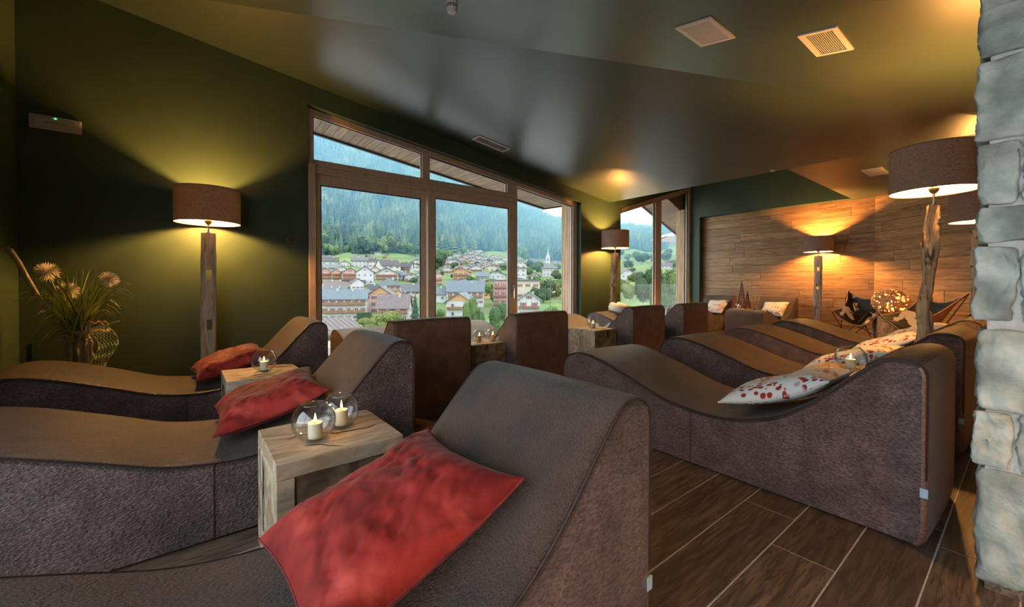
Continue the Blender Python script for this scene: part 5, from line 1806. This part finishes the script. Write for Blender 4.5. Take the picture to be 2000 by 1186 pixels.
H('white chalet with two rows of red geranium balconies', 755, 548, 46, 14, 'pl_white', 'rf_slate', 'gable', 11, 4, 2, 'b', 2, True)
H('white flat-roofed annex below the geranium chalets', 690, 563, 42, 15, 'pl_white', 'rf_slate', 'flat', 3, 4, 1, 'p', chim=0)
H('brown-roofed house at the left edge, middle row', 660, 566, 50, 6, 'pl_cream', 'rf_brown', 'side', 12, 4, 1, 'b', chim=2, yaw=.2)
H('pink house under a dark pyramid roof', 760, 566, 44, 8, 'pl_pink', 'rf_green', 'hip', 16, 4, 1, 'b', chim=1, depth=1)
H('cream house with long grey roof beside the mullion', 801, 578, 36, 10, 'pl_cream', 'rf_grey', 'side', 13, 4, 1, 'b', chim=1)
H('grey-roofed chalet with a wooden dormer at the left edge', 655, 584, 46, 8, 'pl_white', 'rf_slate', 'side', 16, 4, 1, 'b', chim=2)
H('pink gabled house with honey timber balcony', 742, 613, 46, 38, 'pl_pink', 'rf_slate', 'gable', 15, 2, 3, 'b', 0, wood=True, depth=1.4, yaw=-.12)
H('small honey timber house behind the pink gabled one', 778, 590, 22, 14, 'pl_orange', 'rf_slate', 'gable', 10, 2, 1, 'b', wood=True)
H('brown-gabled house squeezed beside the dark conifer', 798, 602, 30, 18, 'pl_cream', 'rf_slate', 'gable', 9, 2, 2, 'b', wood=True)
H('white apartment house with three balcony floors and metal roof', 672, 628, 90, 46, 'pl_white', 'rf_blue', 'side', 15, 6, 3, 'b', 2, yaw=-.10, chim=2, depth=.45)
H('white house with brown metal roof and wooden balcony', 767, 628, 62, 29, 'pl_white', 'rf_brown', 'side', 22, 3, 2, 'b', 1, yaw=-.18, chim=1, depth=.7)
for _l, _x, _y, _w, _e, _wl, _rf, _st, _rp, _yw in [
        ('white house with small grey roof above the pink chalets', 668, 534, 22, 8, 'pl_white', 'rf_grey', 'gable', 6, .3),
        ('cream house with brown gable between the gabled and geranium houses', 732, 536, 20, 9, 'pl_cream', 'rf_brown', 'gable', 6, -.2),
        ('white grey-roofed house under the big dark roof', 782, 546, 22, 9, 'pl_white', 'rf_slate', 'side', 7, .2),
        ('low dark roof beside the pyramid roof', 728, 570, 20, 6, 'pl_pink', 'rf_dark', 'side', 8, 0),
        ('white gable end right of the brown roof', 699, 572, 24, 20, 'pl_white', 'rf_grey', 'gable', 8, .15),
        ('grey roof behind the pink gabled house', 716, 588, 26, 8, 'pl_grey', 'rf_blue', 'side', 12, .1),
        ('cream chalet behind the brown metal roof', 788, 590, 24, 10, 'pl_cream', 'rf_grey', 'gable', 9, .2),
        ('white house beside the tree row, upper left', 640, 511, 20, 7, 'pl_white', 'rf_grey', 'side', 5, 0),
        ('grey roofed house at the meadow edge', 700, 507, 18, 5, 'pl_white', 'rf_slate', 'gable', 4, .2),
        ('white chalet below the meadow, right of the grey roofs', 745, 520, 18, 6, 'pl_white', 'rf_brown', 'gable', 5, -.3),
        ('dark roofed chalet beside the mullion, upper row', 815, 517, 18, 6, 'pl_white', 'rf_dark', 'gable', 5, .3),
        ('white chalet below the climbing crowd', 912, 530, 22, 8, 'pl_white', 'rf_brown', 'gable', 5, .4),
        ('white grey-roofed chalet left of the climbing crowd', 873, 533, 18, 7, 'pl_white', 'rf_slate', 'gable', 5, .2),
        ('cream chalet right of the climbing crowd', 987, 527, 18, 8, 'pl_cream', 'rf_brown', 'gable', 5, -.3),
        ('white chalet above the cream block', 1045, 548, 20, 8, 'pl_white', 'rf_dark', 'gable', 6, .3)]:
    H(_l, _x, _y, _w, _e, _wl, _rf, _st, _rp, 3, 1, 'b' if _x % 2 else 'p', 1 if _st == 'gable' else 0, yaw=_yw)
# middle pane
H('pink house at the left edge of the middle pane', 855, 560, 18, 22, 'pl_pink', 'rf_brown', 'gable', 8, 2, 2, 'b', 1)
H('white chalet at the upper left of the middle pane', 884, 523, 28, 12, 'pl_white', 'rf_dark', 'gable', 6, 3, 2, 'b', 1)
H('cream chalet with timber front in the middle pane', 900, 549, 32, 19, 'pl_orange', 'rf_brown', 'gable', 8, 3, 2, 'b', 2, yaw=-.2)
H('white chalet with dark balcony in the middle pane', 930, 534, 28, 10, 'pl_white', 'rf_dark', 'gable', 7, 3, 2, 'p', 1)
H('white chalet with timber gable right of the dark-balcony one', 961, 532, 30, 9, 'pl_cream', 'rf_brown', 'gable', 7, 3, 1, 'b', 1, yaw=.2)
H('blue-grey roofed house above the metal-roofed block', 942, 549, 24, 10, 'pl_grey', 'rf_blue', 'side', 7, 3, 1, 'b')
H('wide white chalet left of the door frame', 968, 546, 36, 10, 'pl_white', 'rf_grey', 'gable', 7, 4, 1, 'p', 0)
H('white roofed house behind the long blue roof', 915, 552, 38, 5, 'pl_white', 'rf_grey', 'gable', 5, 3, 1, 'p')
H('white chalet at the upper right of the middle pane', 974, 519, 24, 8, 'pl_white', 'rf_brown', 'gable', 6, 3, 1, 'b', 1)
H('yellow house beside the pink tower block', 954, 584, 20, 28, 'pl_yellow', 'rf_brown', 'side', 5, 2, 2, 'r', chim=0)
H('rose tower block with stacked balconies', 977, 598, 26, 50, 'pl_rose', 'rf_slate', 'flat', 6, 2, 3, 'r', 3, chim=0)
H('long house with pale blue metal roof and brown shutters', 909, 598, 72, 31, 'pl_white', 'rf_blue', 'side', 18, 6, 2, 'b', 1, chim=1, depth=.4)
H('grey-roofed low house at the left edge of the middle pane', 857, 592, 28, 19, 'pl_white', 'rf_slate', 'side', 12, 2, 1, 'p', depth=.8)
H('white house with blue-grey roof and open wooden gable balcony', 896, 622, 50, 33, 'pl_white', 'rf_blue', 'gable', 16, 2, 2, 'p', 1, wood=True, depth=1.2, yaw=-.25)
# right pane
H('white hip-roofed building under the church spire', 1074, 541, 30, 17, 'pl_white', 'rf_slate', 'hip', 9, 4, 2, 'p', depth=.7, chim=0)
H('tall white chalet at the left edge of the right pane', 1017, 541, 22, 24, 'pl_white', 'rf_brown', 'gable', 9, 2, 3, 'b', 1)
H('low dark-roofed chalet in the upper right pane', 1035, 522, 22, 6, 'pl_white', 'rf_dark', 'gable', 6, 2, 1, 'b')
H('grey shed left in the right pane', 1012, 556, 14, 12, 'pl_grey', 'rf_dark', 'flat', 2, 1, 1, 'p', chim=0)
H('cream block with red shutters and flat grey roof', 1031, 588, 46, 40, 'pl_cream', 'rf_slate', 'flat', 6, 3, 2, 'r', chim=1)
H('white gabled house with wooden balcony in the right pane', 1033, 622, 44, 36, 'pl_white', 'rf_blue', 'gable', 15, 2, 2, 'b', 1, depth=1.2)
H('small white house right of the cream block', 1060, 568, 16, 14, 'pl_white', 'rf_brown', 'gable', 7, 2, 1, 'b')
H('orange-fronted chalet by the boarded return', 1083, 582, 22, 16, 'pl_orange', 'rf_brown', 'gable', 8, 2, 2, 'b', 1)
# far window
H('white chalet with grey roof in the far window', 1226, 547, 28, 14, 'pl_white', 'rf_slate', 'gable', 8, 3, 1, 'p', yaw=.5)
H('small white house below the trees in the far window', 1246, 541, 18, 7, 'pl_white', 'rf_slate', 'side', 4, 2, 1, 'p')
H('tiny white house on the far window meadow', 1269, 508, 8, 4, 'pl_white', 'rf_brown', 'gable', 2, 1, 1, 'p')
H('dark-roofed house high in the far window meadow', 1227, 518, 20, 5, 'pl_white', 'rf_dark', 'side', 4, 3, 1, 'p')
H('white house low on the right of the far window', 1302, 525, 22, 6, 'pl_white', 'rf_grey', 'side', 5, 3, 1, 'p')
H('brown barn on the right of the far window meadow', 1305, 515, 12, 4, 'timber', 'rf_dark', 'gable', 3, 1, 1, 'p', chim=0)
H('near white roofed house at the bottom of the far window', 1305, 592, 34, 12, 'pl_white', 'rf_grey', 'gable', 9, 3, 1, 'p', d=125)

# church with spire
d = 640.; p = ground(1070, d); p.z = EYE.z + (552 - 521) / F * d; k = d / F
t = thing('church_tower', 'slender white church tower with a pointed spire', 'church', p, YAW - PI / 2 - .1)
MB().span((-4 * k, -4 * k, -6), (4 * k, 4 * k, 19 * k)).build('tower', M['pl_white'], t)
MB().lathe([(4.6 * k, 18.6 * k), (3.2 * k, 21 * k), (1.3 * k, 29 * k), (.05, 40 * k)], 8).build('spire', M['pl_grey'], t)
for sx_ in (-1, 1):
    for sy_ in (-1, 1):
        MB().lathe([(.9 * k, 18.5 * k), (.05, 24 * k)], 6, (sx_ * 3.4 * k, sy_ * 3.4 * k, 0)).build('pinnacle', M['pl_grey'], t)
MB().span((-1.3 * k, -4.15 * k, 11 * k), (1.3 * k, -3.9 * k, 16 * k)).build('belfry_opening', M['pane'], t)
MB().lathe([(.4, 0), (.4, .9), (.01, 1.0)], 8, (0, 0, 40 * k - .5)).build('finial', M['timber_l'], t)

# the crowd of small chalets up the hill: one modelled, the rest copied
proto = house('small white chalet in the crowd of houses climbing the hillside', 935, 508, 13, 5.5, 'pl_white', 'rf_dark', 'gable', 3.2, 2, 1, 'b', 1, group='small chalets climbing the hillside', chim=0)
pr2 = house('small timber-fronted chalet in the crowd of houses climbing the hillside', 915, 505, 13, 5, 'pl_cream', 'rf_brown', 'gable', 3.4, 2, 1, 'b', 1, wood=True, group='small timber-fronted chalets climbing the hillside', chim=0)
pr3 = house('tiny white grey-roofed house by the church or the upper hillside', 1045, 519, 12, 4.5, 'pl_white', 'rf_grey', 'side', 3, 2, 1, 'p', 0, group='tiny white houses along the forest edge', chim=0)
rh_ = random.Random(5)
spots = []
for q in range(400):
    if len(spots) >= 44: break
    x = rh_.uniform(868, 990); y = rh_.uniform(497, 528)
    if y < 497 + abs(x - 925) * .12 + 2 and not (915 < x < 940): continue
    if any(abs(x - u) < 7 and abs(y - v) < 4 for u, v in spots): continue
    spots.append((x, y))
for i, (x, y) in enumerate(spots + [(922, 495), (928, 493), (936, 496), (919, 499), (931, 499)]):
    pr = proto if i % 3 else pr2
    d = max(330, d_of(x, y)); p = ground(x, d); p.z = EYE.z + (552 - y) / F * d
    s_ = min(1.25, max(.7, d / 600)) * rh_.uniform(.8, 1.1)
    dup(pr, pr['label'], p, math.atan2(p.y, p.x) - PI / 2 + rh_.uniform(-.5, .5), pr['group'], (s_, s_, s_))
for i in range(24):
    x = rh_.uniform(1012, 1098); y = rh_.uniform(511, 524)
    d = max(330, d_of(x, y)); p = ground(x, d); p.z = EYE.z + (552 - y) / F * d
    s_ = rh_.uniform(.8, 1.1)
    dup(pr3, pr3['label'], p, math.atan2(p.y, p.x) - PI / 2 + rh_.uniform(-.5, .5), pr3['group'], (s_, s_, s_))

# ribbed metal shed roof close below, lamp poles, road, hedge
p = ground(655, 52); p.z = EYE.z + (552 - 670) / F * 52
t = thing('metal_shed', 'low shed with ribbed brown metal roof under the left window pane', 'shed', p, math.atan2(p.y, p.x) - PI / 2 + .25)
MB().span((-5, 0, -4), (3.4, 7, .3)).build('walls', M['pl_cream'], t)
MB().prism([(-.6, 1.2), (-.6, 1.32), (8, 2.6), (8, 2.48)], -5.5, 3.9, 0).build('roof', M['rf_brown'], t)
for k in range(14):
    MB().prism([(-.6, 1.32), (-.6, 1.40), (8, 2.68), (8, 2.6)], -5.3 + .68 * k, -5.22 + .68 * k, 0).build('roof_rib', M['rf_slate'], t)
for x, y0, y1, lb in ((963, 545, 655, 'thin dark street lamp pole in the middle pane'), (1075, 545, 640, 'thin dark street lamp pole in the right pane')):
    d = 100; p = ground(x, d); p.z = EYE.z + (552 - y1) / F * d; h = (y1 - y0) * d / F
    t = thing('street_lamp', lb, 'street lamp', p)
    MB().tube([(0, 0, 0), (0, 0, h)], [.10, .06], 8).build('pole', M['paneline'], t, True)
    MB().span((-.1, -.5, h - .06), (.1, .12, h + .06)).build('lamp_head', M['paneline'], t)
rd = []
for i in range(12):
    x = 1050 + i * 6
    y = 553 + .2 * math.sin(i)
    d = d_of(x, y); p = ground(x, d) + Vector((0, 0, .35))
    rd.append([p - FW2 * 5, p + FW2 * 5 + Vector((0, 0, .5))])
struct(MB().grid(rd).build('road', M['road']))
d = 120; p = ground(711, d); p.z = EYE.z + (552 - 622) / F * d
t = thing('clipped_hedge', 'clipped dark hedge right of the balconied apartment house', 'hedge', p, math.atan2(p.y, p.x) - PI / 2)
hb = MB(); rr = random.Random(3)
hb.span((-2.0, -.5, -2), (2.0, .5, 1.7))
for k in range(700):
    q = Vector((rr.uniform(-2.05, 2.05), rr.choice((-.52, rr.uniform(-.5, .5))), rr.uniform(0, 1.75)))
    a = Vector((rr.gauss(0, 1), rr.gauss(0, 1), rr.gauss(0, 1))).normalized(); b_ = a.orthogonal().normalized()
    hb.add([q - a * .12, q + b_ * .08, q + a * .12, q - b_ * .08], [(0, 1, 2, 3)])
hb.build('foliage', M['leaf'][3], t)['kind'] = 'stuff'
MB().span((-1.9, -.1, -2.2), (1.9, .1, .2)).build('stems', M['bark'], t)

# leafy trees are told apart by the house they stand beside
tone = ['mid-green', 'bright green', 'yellow-green', 'dark green']
for t, x, y, c, near in TREES:
    if near: continue
    best = min((h for h in HOUSES if h[4] is None and len(h[3].split()) <= 10), key=lambda h: abs(h[0] - x) + 1.6 * abs(h[1] - y))
    rel = 'above' if y < best[1] - 14 else 'below' if y > best[1] + 10 else 'beside'
    t['label'] = '%s leafy tree %s the %s' % (tone[c], rel, best[3])
